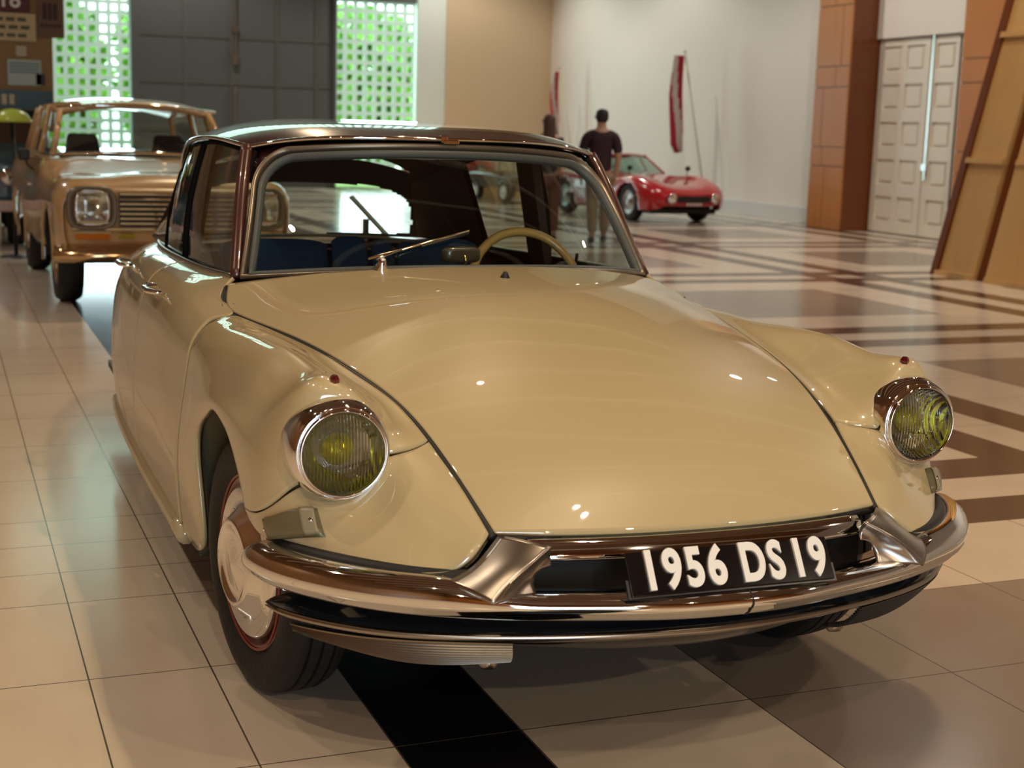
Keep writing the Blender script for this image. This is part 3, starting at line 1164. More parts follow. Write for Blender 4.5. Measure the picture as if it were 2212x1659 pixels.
for _b, _x, _w in (('1956', -.114, .75), ('DS', .070, .70), ('19', .182, .70)):
    text('plate_lettering', _b, .113, WHITE, plate, PM @ Matrix.Translation((_x, 0, .0042)), .0030, .0040, _w, spacing=1.2)
mb = MB()
mb.prism([PM @ Vector(p) for p in [(-.245, -.05, -.012), (.245, -.05, -.012), (.245, -.01, -.012), (-.245, -.01, -.012)]], PM.to_3x3() @ Vector((0, 0, .008)))
mb.build('plate_bracket', BLACKTRIM, plate)

# ---- glasshouse
RN = []
for (yc, zc), (h, y, z) in zip([(1.085, 1.430), (1.20, 1.453), (1.42, 1.471), (1.78, 1.483), (2.2, 1.485), (2.6, 1.465), (2.95, 1.412), (3.15, 1.36)],
                               [(.602, 1.262, 1.388), (.632, 1.38, 1.400), (.652, 1.62, 1.411), (.660, 1.92, 1.408), (.648, 2.3, 1.388), (.622, 2.65, 1.340), (.590, 2.95, 1.275), (.565, 3.12, 1.225)]):
    RN.append([(h*s_, yc+(y-yc)*s_**2.4, z+(zc-z)*(1-s_**4.2)) for s_ in (0, .3, .55, .75, .9, 1)])
RP = surf(RN, 8, 6)
RF = np.concatenate([mirror(RP, -1)[:, :0:-1], RP], axis=1)
roof = grid('roof', RF, MAROON, car, (0, 0, 1), thick=.012)
grid('headlining', off(RF, -.03, (0, 0, 1)), LINING, roof, (0, 0, -1))
# gutter along the front and down both sides
gut = [tuple(p) for p in RP[::-1, -1]*np.array([-1, 1, 1])]+[tuple(p) for p in RF[0]]+[tuple(p) for p in RP[:, -1]]
gg = []
for p in gut:
    if not gg or (Vector(p)-Vector(gg[-1])).length > .004:
        gg.append(p)
MB().tube([(p[0]*1.006, p[1]-.004, p[2]-.004) for p in gg], .0075, 8).build('roof_gutter', CHROME, roof, True)
mb = MB()
mb.box(-.011, .011, 1.066, 1.092, 1.416, 1.438)
mb.box(-.004, .05, 1.062, 1.078, 1.412, 1.424)
mb.build('gutter_clip', CHROME, roof, bevel=.002)


def WS(s_, t, o=0.):
    """windshield surface: s -1..1 across, t 0..1 bottom to top"""
    a = abs(s_)**2.3
    B = np.array([.690*s_, .655+.315*a, 1.035-.050*abs(s_)**2.5])
    T = np.array([.585*s_, 1.120+.145*a, 1.412-.034*abs(s_)**2.5])
    p = B*(1-t)+T*t
    p[1] -= .035*math.sin(math.pi*t)*(1-.3*a)
    n = np.array([.35*s_, -1., .8])
    return p+n/np.linalg.norm(n)*o


def ws_path(ds, db, dt, rad, n=10, sides=(-1, 1)):
    """rounded outline in (s,t) space"""
    pts = []
    rs, rt = rad
    S, T0, T1 = 1-ds, db, 1-dt
    for k in range(n+1):       # bottom-left to bottom-right
        pts.append((-S+2*S*k/n, T0))
    for k in range(1, n):
        pts.append((S, T0+(T1-rt-T0)*k/n))
    for k in range(n+1):
        a = math.pi/2*k/n
        pts.append((S-rs+rs*math.cos(a), T1-rt+rt*math.sin(a)))
    for k in range(1, n):
        pts.append((S-rs-2*(S-rs)*k/n, T1))
    for k in range(n+1):
        a = math.pi/2*(1+k/n)
        pts.append((-S+rs+rs*math.cos(a), T1-rt+rt*math.sin(a)))
    for k in range(1, n):
        pts.append((-S, T1-rt-(T1-rt-T0)*k/n))
    return pts


FRAME = mat('windshield_frame_steel', (.20, .165, .125), .34, .75)
fp = [WS(s_, t, .004) for s_, t in ws_path(.015, .0, .045, (.17, .27), 14)]
wf = MB().tube(fp, .0165, 10, closed=True, flat=.6).build('windshield_frame', FRAME, car, True)
fp = [WS(s_, t, .002) for s_, t in ws_path(.045, .02, .10, (.16, .25), 14)]
MB().tube(fp, .016, 8, closed=True, flat=.6).build('windshield_seal', RUBBERGREY, wf, True)
wg = []
for i in range(25):
    t = i/24*.90+.01
    lim = .955
    tt = max(0, (t-(.90-.25))/.25)
    lim -= .16*(1-math.sqrt(max(0, 1-min(1, tt)**2)))
    wg.append([WS(lim*(-1+2*j/32), t) for j in range(33)])
wsg = grid('windshield', np.array(wg), GLASS, car, (0, -1, 1))
# maroon header and pillars around the windshield
hd = []
for q, o in ((0, .002), (.35, .0), (.7, -.006), (1., -.02)):
    row = []
    for j in range(49):
        s_ = (-1+2*j/48)*1.0
        c_ = min(1, max(0, (abs(s_)-.80)/.185))
        tl = .965-.27*(1-math.sqrt(max(0, 1-c_*c_)))
        row.append(WS(s_, tl+(1.06-tl)*q, o))
    hd.append(row)
grid('windshield_header', np.array(hd), MAROON, roof, (0, -1, .5), thick=.01)
for s_ in (-1, 1):
    A = curve([(.700*s_, .975, .985), (.672*s_, 1.08, 1.12), (.645*s_, 1.17, 1.26), (.612*s_, 1.268, 1.385)], 6)
    MB().tube(A, .021, 10, flat=.8).build('windshield_pillar', mat('maroon_pillar', (.07, .02, .014), .3, coat=.6), car, True)
# side windows
for s_ in (-1, 1):
    def SW(y, t, o=0.):
        k = int(np.argmin(abs(RP[:, -1, 1]-y)))
        top = RP[k, -1].copy()
        top[1] = y
        top += np.array([-.012, 0, -.022])
        kb = int(np.argmin(abs(DP[:, 0, 1]-y)))
        bot = DP[kb, 0].copy()
        bot[1] = y
        bot += np.array([-.018, 0, .0])
        p = bot*(1-t)+top*t
        p[0] += .018*math.sin(math.pi*t)+o
        return p*np.array([s_, 1, 1])
    for (ya, yb, nm) in ((1.0, 1.90, 'front_side_window'), (1.96, 2.62, 'rear_side_window')):
        G = []
        for i in range(13):
            t = i/12
            yl = ya+.24*t if ya < 1.5 else ya
            yr = yb if ya < 1.5 else yb+.10*t
            G.append([SW(yl+(yr-yl)*j/20, t) for j in range(21)])
        G = np.array(G)
        sg = grid(nm, G, SIDEGLASS, car, (s_, 0, 0))
        per = [tuple(p) for p in G[0]]+[tuple(p) for p in G[1:, -1]]+[tuple(p) for p in G[-1, -2::-1]]+[tuple(p) for p in G[-2:0:-1, 0]]
        MB().tube(per, .008, 8, closed=True).build('window_seal', mat('matt_black_seal', (.006, .006, .006), .9, spec=.1), sg, True)
    # belt strip
    bs = [tuple(p*np.array([s_, 1, 1])+np.array([0, 0, .004])) for p in DP[6:180:6, 0]]
    MB().tube(bs, .008, 8).build('belt_strip', STEEL, car, True)
    # centre pillar seen through the glass
    mb = MB()
    pts = []
    a0, a1 = SW(1.86, -.05, -.004), SW(1.86, 1.02, -.004)
    b0, b1 = SW(2.03, -.05, -.004), SW(2.03, 1.02, -.004)
    mb.prism([a0, b0, b1, a1], (-.035*s_, 0, 0))
    mb.build('centre_pillar', LINING, car)
    # rear pillar panel
    Q = []
    for t in np.linspace(0, 1, 7):
        top = np.array([.612-.08*t, 2.66+.50*t, 1.325-.12*t])
        bot = np.array([.715-.05*t, 2.57+.91*t, .935-.01*t])
        Q.append([(bot*(1-k)+top*k)*np.array([s_, 1, 1]) for k in np.linspace(0, 1, 7)])
    rp_ = grid('rear_pillar', np.array(Q), MAROON, car, (s_, 0, 0))
    grid('pillar_lining', np.array(Q)-np.array([.035*s_, .03, 0]), LINING, rp_, (-s_, 0, 0))
# rear window with dark surround
RW = []
for t in np.linspace(0, 1, 9):
    row = []
    for s_ in np.linspace(-1, 1, 25):
        top = np.array([.56*s_, 3.15, 1.32-.09*abs(s_)**2.4])
        bot = np.array([.66*s_, 3.50, .93-.01*s_*s_])
        row.append(bot*(1-t)+top*t)
    RW.append(row)
RW = np.array(RW)


def rw_mask(c):
    t = (c[2]-.93)/(1.31-.93)
    s_ = abs(c[0])/(.66-.10*t)
    if t > .70 or t < .03:
        return True
    return (s_/.92)**4+(max(0, t)/.70)**4 > 1
RWD = []
for t in np.linspace(0, 1, 49):
    RWD.append([(np.array([.66*s_, 3.50, .93-.01*s_*s_])*(1-t)+np.array([.56*s_, 3.15, 1.32-.09*abs(s_)**2.4])*t) for s_ in np.linspace(-1, 1, 97)])
RWD = np.array(RWD)
rs_ = grid('rear_window_surround', RWD, LINING, car, (0, 1, 0), thick=.004, mask=rw_mask)
grid('rear_window', RW+np.array([0, .006, 0]), GLASS, rs_, (0, 1, 0))
# parcel shelf and firewall-to-dash surface
mb = MB()
mb.box(-.66, .66, 2.75, 3.5, .86, .89)
mb.build('parcel_shelf', LINING, car)
dsh = []
for (y, z) in ((.70, 1.012), (.90, 1.005), (1.08, .975), (1.12, .90), (1.10, .80)):
    dsh.append([(x*.66, y+.24*abs(x)**2.3, z-.02*x*x) for x in np.linspace(-1, 1, 13)])
dash = grid('dashboard', np.array(dsh), mat('black_dash', (.02, .02, .02), .35), car, (0, 0, 1), thick=.01)
mb = MB()
for x0, x1 in ((.16, .27), (.29, .40), (.42, .52)):
    mb.box(x0, x1, 1.02, 1.09, .990, .996)
mb.build('instrument_trim', mat('pale_dash_strip', (.55, .58, .58), .3), dash)

# ---- seats


def seat(name, x0, x1, y, zt, lean=.12):
    mb = MB()
    P = []
    for t in np.linspace(0, 1, 9):
        row = []
        for s_ in np.linspace(-1, 1, 17):
            e = (1-abs(s_)**6)
            row.append(((x0+x1)/2+(x1-x0)/2*s_, y-.07+lean*t*1.0-.02*math.sin(math.pi*t), .50+(zt-.50-.02*abs(s_)**4)*t))
        P.append(row)
    return grid(name, np.array(P), BLUE, car, (0, -1, 0), thick=.12, offset=-1)


for (x0, x1) in ((-.62, -.225), (.05, .36)):
    seat('seat_back', x0, x1, 1.72, 1.046)
seat('centre_cushion', -.205, -.07, 1.74, 1.054)
seat('centre_cushion', -.05, .035, 1.74, 1.040)
mb = MB()
mb.box(-.62, .62, 1.25, 1.75, .38, .52)
mb.box(-.64, .64, 2.2, 2.72, .38, .52)
mb.build('seat_base', BLUE, car, bevel=.03)
seat('rear_seat_back', -.62, .62, 2.62, .93)

# ---- steering wheel, mirror, wipers
sw_c = Vector((.405, 1.33, .915))
mb = MB()
tv = Matrix.Rotation(math.radians(-24), 3, 'X')
ring = [sw_c+tv @ Vector((.203*math.cos(a), 0, .203*math.sin(a))) for a in np.linspace(0, 2*math.pi, 64, endpoint=False)]
mb.tube(ring, .0165, 10, closed=True)
sw = mb.build('steering_wheel', TANW, car, True)
mb = MB()
mb.tube([sw_c+tv @ Vector((-.02, .0, -.19)), sw_c+tv @ Vector((-.01, -.03, -.05)), sw_c+tv @ Vector((0, -.10, -.02)), sw_c+tv @ Vector((0, -.35, -.05))], [.012, .016, .02, .022], 10)
mb.build('steering_column', BLACK, sw, True)
# rear-view mirror standing on the dash
mb = MB()
mp = []
mc = Vector((-.002, .865, 1.066))
outl = []
for k in range(40):
    a = 2*math.pi*k/40
    c_, s1 = math.cos(a), math.sin(a)
    outl.append((math.copysign(abs(c_)**.45, c_)*.063, math.copysign(abs(s1)**.5, s1)*.0255))
bk = []
for d, k in ((-.018, .6), (-.016, .88), (-.008, 1.), (.008, 1.), (.010, .97)):
    bk.append([(mc.x+x*k, mc.y+d, mc.z+z*k) for x, z in outl+[outl[0]]])
mir = grid('rear_view_mirror', np.array(bk), mat('brown_mirror_shell', (.06, .045, .028), .3, coat=.5), car, (0, -1, 0))
mesh('mirror_back_face', [(mc.x+x*.6, mc.y-.018, mc.z+z*.6) for x, z in outl], [tuple(range(40))[::-1]], MATS['brown_mirror_shell'], mir)
MB().tube([(mc.x+.008, mc.y-.01, mc.z-.055), (mc.x+.010, mc.y-.022, mc.z-.02), (mc.x+.006, mc.y-.02, mc.z)], .004, 8).build('mirror_stem', mat('brass_stem', (.8, .6, .25), .2, 1.), mir, True)


def wiper(bx, by_s, bt, ex, et, px, name='wiper'):
    a = Vector(WS(bx, bt, .022))
    b_ = Vector(WS(ex, et, .022))
    mid = a.lerp(b_, .12)
    mb = MB()
    mb.tube([a, a.lerp(b_, .5), b_], [.0045, .005, .004], 8)
    o = mb.build(name, mat('wiper_brass_chrome', (.80, .70, .45), .18, 1.), car, True)
    mb = MB()
    rub = [Vector(WS(bx+(ex-bx)*k, bt+(et-bt)*k, .010)) for k in (.5, .7, .85, 1)]
    mb.tube(rub, .005, 6)
    mb.build('wiper_blade', BLACK, o)
    mb = MB()
    p = Vector(WS(px, .0, .03))
    mb.lathe([(0, .03), (.010, .028), (.014, .01), (.020, 0), (.022, -.02)], 20, p, (0, -.5, 1))
    mb.tube([p+Vector((0, 0, .02)), p.lerp(a, .5)+Vector((0, -.005, .012)), a.lerp(b_, .35)], [.005, .004, .003], 8)
    mb.build('wiper_arm', CHROME, o, True)


wiper(-.50, 0, .07, -.03, .27, -.45)
# window crank bracket seen through the right side window
MB().tube([(.64, 1.45, .93), (.63, 1.40, 1.02)], .006, 8).build('quarter_latch', LINING, car)


# ================================================================== GENERIC CAR PARTS


def body_shell(name, rows, m, parent, wheels=(), nu=8, nv=6, wr=.40, hmin=.5):
    """rows: list of (y, [(h,z)...]); full mirrored skin with open wheel arches"""
    net = [[(h, y + dy, z) for (h, z, *dd) in pr_ for dy in [dd[0] if dd else 0.]] for y, pr_ in rows]
    P = surf(net, nu, nv)
    Fu = np.concatenate([mirror(P, -1)[:, :0:-1], P], axis=1)

    def mask(c):
        for wy in wheels:
            if abs(c[0]) > hmin and (c[1]-wy)**2+(c[2]-wr*.85)**2 < (wr*1.10)**2:
                return False
        return True
    o = grid(name, Fu, m, parent, (0, 0, 1), thick=.02, mask=mask)
    # arch lips
    return o, P


def simple_wheel(parent, x, y, side, R, W_, rimm, hub=.45, rz=0.):
    a = Matrix.Rotation(rz, 3, 'Z') @ Vector((side, 0, 0))
    h = W_/2
    C = (x, y, R)
    t_ = MB().lathe([(R*.60, h*.8), (R*.72, h), (R*.93, h*.95), (R, h*.6), (R, -h*.6), (R*.93, -h), (R*.6, -h*.8)], 40, C, a).build('wheel', TIRE, parent, True)
    MB().lathe([(R*.63, h*.75), (R*.60, h*.92), (R*.55, h*.55), (R*.35, h*.5), (R*.28, h*.9), (R*.12, h*1.05), (.0001, h*1.05)], 36, C, a).build('wheel_rim', rimm, t_, True)
    return t_


def greenhouse(parent, base, top, roofm, pillarm, bulge=.06, glassm=None, crown=.05, front_bow=.12, pr_=.022):
    """base/top: lists of (h, y, z) from the windshield corner to the rear corner"""
    glassm = glassm or GLASS
    n = len(base)
    B = [np.array(b, float) for b in base]
    T = [np.array(t, float) for t in top]
    out = []

    def row(a, bow, k=9):
        return [np.array([a[0]*s_, a[1]-bow*(1-s_*s_), a[2]+.02*(1-s_*s_)]) for s_ in np.linspace(-1, 1, k)]
    G = np.array([[b*(1-t)+c*t for b, c in zip(row(B[0], front_bow), row(T[0], front_bow*.7))] for t in np.linspace(0, 1, 5)])
    ws = grid('windshield', G, glassm, parent, (0, -1, .5))
    G = np.array([[b*(1-t)+c*t for b, c in zip(row(B[-1], -front_bow*.6), row(T[-1], -front_bow*.5))] for t in np.linspace(0, 1, 5)])
    grid('rear_window', G, glassm, parent, (0, 1, .5))
    for s_ in (-1, 1):
        for i in range(n-1):
            G = np.array([[(B[i]*(1-t)+T[i]*t)*(1-u)+(B[i+1]*(1-t)+T[i+1]*t)*u for u in np.linspace(0, 1, 5)] for t in np.linspace(0, 1, 5)])
            grid('side_window', mirror(G, s_), glassm, parent, (s_, 0, 0))
        for i in range(n):
            MB().tube([B[i]*[s_, 1, 1], (B[i]+T[i])/2*[s_, 1, 1], T[i]*[s_, 1, 1]], pr_, 8).build('pillar', pillarm, parent, True)
    R_ = []
    ys = T
    rows_ = [T[0]+np.array([0.02, -.02-0, -.015])]+[t+np.array([.02, 0, 0]) for t in T[1:-1]]+[T[-1]+np.array([.01, .03, -.015])]
    for i, a in enumerate(rows_):
        bow = front_bow*.7*(1 if i == 0 else 0)-(front_bow*.5 if i == n-1 else 0)
        R_.append([np.array([a[0]*s_, a[1]-bow*(1-s_*s_), a[2]+crown*(1-abs(s_)**2.6)]) for s_ in (-1, -.85, -.5, 0, .5, .85, 1)])
    grid('roof', surf(R_, 6, 5), roofm, parent, (0, 0, 1), thick=.05)
    return ws


# ================================================================== TAN OFF-ROADER BEHIND THE SALOON
TAN = mat('tan_paint', (.47, .29, .13), .28, coat=1., coat_rough=.03)
DARKG = mat('dark_interior_grey', (.03, .032, .03), .7)
jp = thing('off_road_wagon', (.03, 8.75, 0), math.radians(2.3), 'tan vintage off-road wagon with square headlights parked behind the pale saloon', 'off-road car')
J = [
 (-.74, [(0, .93), (.30, .93), (.58, .93), (.70, .93), (.80, .905), (.86, .84), (.875, .72), (.87, .60), (.85, .50)]),
 (-.66, [(0, 1.00), (.30, .995), (.55, .985), (.70, .985), (.83, .955), (.895, .87), (.905, .74), (.90, .60), (.88, .47)]),
 (-.30, [(0, 1.055), (.30, 1.05), (.52, 1.03), (.66, 1.02), (.84, .99), (.915, .90), (.925, .76), (.92, .60), (.90, .45)]),
 (.40, [(0, 1.11), (.30, 1.105), (.52, 1.085), (.66, 1.045), (.85, 1.015), (.925, .94), (.935, .78), (.93, .60), (.91, .42)]),
 (1.00, [(0, 1.145), (.30, 1.145), (.55, 1.14), (.70, 1.12), (.83, 1.09), (.915, .99), (.935, .80), (.93, .60), (.91, .40)]),
 (2.40, [(0, 1.16), (.30, 1.16), (.55, 1.16), (.72, 1.15), (.83, 1.12), (.91, 1.0), (.935, .80), (.93, .60), (.91, .40)]),
 (3.60, [(0, 1.16), (.30, 1.16), (.55, 1.16), (.72, 1.15), (.83, 1.11), (.90, 1.0), (.92, .80), (.915, .60), (.89, .42)]),
 (3.90, [(0, 1.12), (.30, 1.12), (.55, 1.11), (.68, 1.08), (.76, 1.03), (.80, .95), (.81, .80), (.80, .62), (.78, .48)]),
]
jb, JP = body_shell('body', J, TAN, jp, (0., 2.70), 8, 6, .40, .60)
# front panel
fpz = []
for z, h, yy in ((.945, .80, -.735), (.90, .86, -.755), (.70, .885, -.76), (.55, .87, -.755), (.47, .84, -.73)):
    fpz.append([(h*s_, yy+.05*abs(s_)**6, z-.02*abs(s_)**8) for s_ in np.linspace(-1, 1, 25)])
ff = grid('front_panel', np.array(fpz), TAN, jp, (0, -1, 0), thick=.02)
MB().box(-.80, .80, -.70, 3.7, .38, .52).build('underbody', BLACK, jp)
MB().box(-.42, .42, -.70, 1.0, .52, .85).build('engine_bay', BLACK, jp)
# grille with horizontal slats
mb = MB()
mb.box(-.455, .455, -.785, -.75, .655, .915)
gr_ = mb.build('grille', mat('dark_grille', (.03, .02, .015), .4), jp)
for k in range(7):
    z = .672+k*.0375
    MB().box(-.45, .45, -.80, -.775, z, z+.017).build('grille_slat', CHROME, gr_, bevel=.004)
MB().box(-.006, .006, -.804, -.775, .66, .91).build('grille_divider', CHROME, gr_)
for s_ in (-1, 1):
    outl = []
    for k in range(48):
        a = 2*math.pi*k/48
        c_, s1 = math.cos(a), math.sin(a)
        outl.append((math.copysign(abs(c_)**.55, c_), math.copysign(abs(s1)**.55, s1)))
    rings = []
    for d, k in ((-.745, 1.02), (-.79, 1.0), (-.795, .94), (-.785, .80), (-.77, .74)):
        rings.append([(s_*.655+x*.185*k, d, .795+z*.165*k) for x, z in outl+[outl[0]]])
    bz = grid('headlight_bezel', np.array(rings), mat('grey_brown_bezel', (.16, .125, .085), .35, .3), jp, (0, -1, 0))
    bz['label'] = 'squared grey headlight surround'
    def sq(k, d, e=1.):
        return [(s_*.655+x*.118*k, d, .80+z*.128*k*e) for x, z in outl+[outl[0]]]
    rf_ = grid('headlight_reflector', np.array([sq(1.06, -.792), sq(1.0, -.800), sq(.94, -.790), sq(.75, -.765), sq(.4, -.745), sq(.02, -.742)]), REFL, bz, (0, -1, 0))
    grid('headlight_lens', np.array([sq(.96, -.795), sq(.7, -.806), sq(.3, -.811), sq(.01, -.812)]), GLASS, bz, (0, -1, 0))
    MB().lathe([(.0001, .03), (.03, .025), (.038, -.01)], 6, (s_*.655, -.765, .80)).build('headlight_bulb', mat('warm_bulb', (.20, .16, .11), .3), bz, True)
    for zz in (.905, .690):
        MB().box(s_*.655-.115, s_*.655+.115, -.806, -.79, zz-.012, zz+.012).build('headlight_trim', CHROME, bz, bevel=.005)
    MB().box(s_*.655-.13, s_*.655+.13, -.775, -.755, .555, .60).build('front_turn_signal', mat('amber_lens', (.55, .16, .01), .15, coat=1.), jp, bevel=.005)
    MB().box(s_*.655-.135, s_*.655+.135, -.772, -.755, .603, .612).build('signal_frame', CHROME, jp)
    MB().box(s_*.40-.06, s_*.40+.06, -.80, -.765, .565, .60).build('fog_light', mat('yellow_fog_lens', (.35, .27, .02), .2, coat=1.), jp, bevel=.008)
MB().box(-.82, .82, -.785, -.765, .628, .645).build('grille_trim', CHROME, jp, bevel=.004)
MB().box(-.16, .16, -.772, -.765, .568, .592).build('bumper_slot', BLACK, jp)
# bumper
pth = np.array([(x, -.80+.10*abs(x/.92)**4) for x in np.linspace(-.93, .93, 33)])
grid('front_bumper', sweep(pth, [(-.10, .49), (-.02, .505), (.0, .50), (.035, .46), (.045, .43), (.035, .40), (0, .375), (-.08, .37)]), mat('tan_chrome_bumper', (.62, .42, .22), .12, .85), jp, (0, -1, .3), thick=.01)
greenhouse(jp, [(.76, 1.02, 1.15), (.80, 1.75, 1.16), (.80, 2.65, 1.16), (.76, 3.72, 1.16)], [(.655, 1.42, 1.545), (.70, 1.85, 1.575), (.70, 2.65, 1.575), (.66, 3.55, 1.555)], TAN, TAN, crown=.085, front_bow=.10, pr_=.028)
MB().tube([(-.70, 1.30, 1.555), (-.35, 1.235, 1.585), (0, 1.21, 1.592), (.35, 1.235, 1.585), (.70, 1.30, 1.555)], .014, 8).build('roof_trim', CHROME, jp, True)
MB().tube([(-.72, .985, 1.162), (-.35, .91, 1.18), (0, .885, 1.186), (.35, .91, 1.18), (.72, .985, 1.162)], .012, 8).build('windshield_trim', CHROME, jp, True)
for s_ in (-1, 1):
    mb = MB()
    mb.prism([(s_*.40-.20, 1.95, .95), (s_*.40+.20, 1.95, .95), (s_*.40+.13, 2.02, 1.33), (s_*.40-.13, 2.02, 1.33)], (0, .10, 0))
    mb.build('front_seat', DARKG, jp, bevel=.03)
MB().tube([Vector((.38, 1.55, 1.13))+Vector((.19*math.cos(a), .06*math.sin(a), .16*math.sin(a))) for a in np.linspace(0, 2*math.pi, 32, endpoint=False)], .014, 8, closed=True).build('steering_wheel', BLACK, jp, True)
MB().box(-.70, .70, 1.1, 1.4, 1.02, 1.16).build('dashboard', DARKG, jp, bevel=.02)
mb = MB()
mb.box(-1.055, -.96, .93, .99, 1.10, 1.20)
jm = mb.build('door_mirror', BLACK, jp, bevel=.02)
MB().tube([(-1.0, .96, 1.12), (-.98, .96, 1.06), (-.93, 1.0, 1.02)], .009, 8).build('mirror_arm', BLACK, jm, True)
MB().tube([(-.30, .92, 1.155), (-.10, .80, 1.165), (.12, .79, 1.168)], .008, 6).build('wiper', BLACK, jp)
for s_ in (-1, 1):
    for y in (0., 2.70):
        simple_wheel(jp, s_*.77, y, s_, .365, .20, CHROME)
    MB().tube([(s_*.93, y_, .88) for y_ in (1.5, 1.7)], .014, 8).build('door_handle', CHROME, jp, True)
    # arch lips
    for y in (0., 2.70):
        MB().tube([(s_*.915, y+.44*math.cos(a), .34+.44*math.sin(a)) for a in np.linspace(-.1, math.pi+.1, 24)], .013, 8).build('wheel_arch_lip', TAN, jp, True)
    mesh('wheel_well', [(s_*.60, y+.42*math.cos(a), .34+.42*math.sin(a)) for y in (0,) for a in np.linspace(0, math.pi, 12)]+[(s_*.9, .42*math.cos(a), .34+.42*math.sin(a)) for a in np.linspace(0, math.pi, 12)],
         [(i, i+1, i+13, i+12) for i in range(11)], BLACK, jp, True)

# ================================================================== RED SPORTS CAR
RED = mat('red_paint', (.42, .012, .016), .22, coat=1.)
rc = thing('sports_car', (9.98, 19.41, 0), math.radians(5.5), 'low red vintage sports coupe by the white wall, beyond the walking couple', 'sports car')
S = [
 (-.90, [(0, .50), (.22, .50), (.36, .50), (.46, .49), (.52, .47), (.55, .43), (.55, .38), (.52, .32)]),
 (-.76, [(0, .585), (.22, .59), (.38, .60), (.52, .60), (.64, .565), (.69, .48), (.69, .36), (.65, .24)]),
 (-.42, [(0, .665), (.22, .67), (.40, .70), (.58, .725), (.72, .68), (.78, .55), (.785, .38), (.75, .21)]),
 (0, [(0, .72), (.22, .725), (.42, .755), (.60, .795), (.74, .745), (.80, .60), (.805, .40), (.78, .19)]),
 (.5, [(0, .77), (.22, .775), (.42, .775), (.60, .765), (.73, .71), (.785, .58), (.79, .40), (.77, .18)]),
 (1.05, [(0, .815), (.22, .815), (.42, .81), (.60, .79), (.73, .72), (.785, .58), (.79, .40), (.77, .18)]),
 (2.2, [(0, .85), (.22, .85), (.42, .845), (.60, .83), (.74, .77), (.80, .60), (.805, .40), (.77, .18)]),
 (3.0, [(0, .78), (.22, .78), (.42, .77), (.58, .75), (.70, .70), (.75, .56), (.76, .40), (.72, .22)]),
 (3.28, [(0, .62), (.22, .62), (.35, .61), (.48, .59), (.57, .55), (.62, .48), (.62, .40), (.58, .30)]),
]
body_shell('body', S, RED, rc, (0., 2.33), 8, 6, .34, .52)
nz = []
for z, h in ((.49, .50), (.43, .54), (.36, .54), (.30, .50)):
    nz.append([(h*s_, -.90+.06*abs(s_)**3, z) for s_ in np.linspace(-1, 1, 13)])
grid('nose_face', np.array(nz), RED, rc, (0, -1, 0), thick=.01)
mb = MB()
mb.prism([(-.30, -.925, .37), (.30, -.925, .37), (.34, -.925, .42), (.28, -.925, .475), (-.28, -.925, .475), (-.34, -.925, .42)], (0, .02, 0))
mb.build('air_intake', BLACK, rc)
mb = MB()
for k in range(5):
    mb.box(-.155+k*.065, -.115+k*.065, -.945, -.93, .315, .355)
mb.build('front_badge_letters', mat('pale_plate_marks', (.6, .58, .52), .4), rc)
for s_ in (-1, 1):
    h_ = MB().lathe([(.085, 0), (.088, .03), (.075, .045), (.05, .055), (.0001, .06)], 24, (s_*.43, -.90, .43)).build('headlight', CHROME, rc, True)
    MB().tube([(s_*.54, -.86, .40), (s_*.66, -.74, .40), (s_*.74, -.50, .40), (s_*.775, -.38, .405)], .024, 8, flat=.6).build('bumper_blade', CHROME, rc, True)
    mb = MB()
    mb.lathe([(0, .05), (.03, .045), (.045, .02), (.045, -.02)], 16, (s_*.60, .25, .91), (0, -1, 0))
    mb.tube([(s_*.60, .25, .90), (s_*.60, .28, .76)], .008, 6)
    mb.build('fender_mirror', BLACK, rc, True)
    for y in (0., 2.33):
        simple_wheel(rc, s_*.68, y, s_, .325, .17, mat('dull_silver_wheel', (.42, .43, .43), .3, .8))
        mesh('wheel_well', [(s_*.50, y+.34*math.cos(a), .30+.34*math.sin(a)) for a in np.linspace(0, math.pi, 12)]+[(s_*.78, y+.34*math.cos(a), .30+.34*math.sin(a)) for a in np.linspace(0, math.pi, 12)],
             [(i, i+1, i+13, i+12) for i in range(11)], BLACK, rc, True)
MB().box(-.66, .66, -.6, 3.0, .16, .24).build('underbody', BLACK, rc)
greenhouse(rc, [(.60, 1.02, .79), (.66, 1.75, .82), (.58, 2.95, .79)], [(.44, 1.50, 1.11), (.50, 1.85, 1.13), (.42, 2.35, 1.07)], RED, RED, crown=.03, front_bow=.14, pr_=.02, glassm=glass('greenish_car_glass', (.55, .72, .66), .12, .7))

# ================================================================== FAR VINTAGE VEHICLES seen through the saloon's glass
BROWNP = mat('brown_paint', (.10, .06, .03), .35, coat=.6)
bc = thing('military_off_roader', (9.38, 24.9, 0), math.radians(8), 'small brown vintage off-roader with white wheels far back, seen through the saloon windshield', 'off-road car')
S2 = [
 (-.55, [(0, .95), (.25, .95), (.40, .93), (.48, .86), (.50, .70), (.48, .50)]),
 (.2, [(0, .99), (.25, .99), (.40, .97), (.56, .88), (.66, .72), (.66, .50)]),
 (.9, [(0, 1.02), (.25, 1.02), (.45, 1.0), (.62, .92), (.70, .75), (.70, .48)]),
 (2.9, [(0, 1.0), (.25, 1.0), (.50, .98), (.66, .92), (.72, .75), (.70, .48)]),
]
body_shell('body', S2, BROWNP, bc, (), 6, 5)
mb = MB()
mb.box(-.50, .50, -.60, -.54, .50, .92)
mb.build('radiator_grille', BROWNP, bc, bevel=.02)
MB().box(-.65, .65, -.78, -.70, .42, .54).build('front_bumper', BROWNP, bc, bevel=.02)
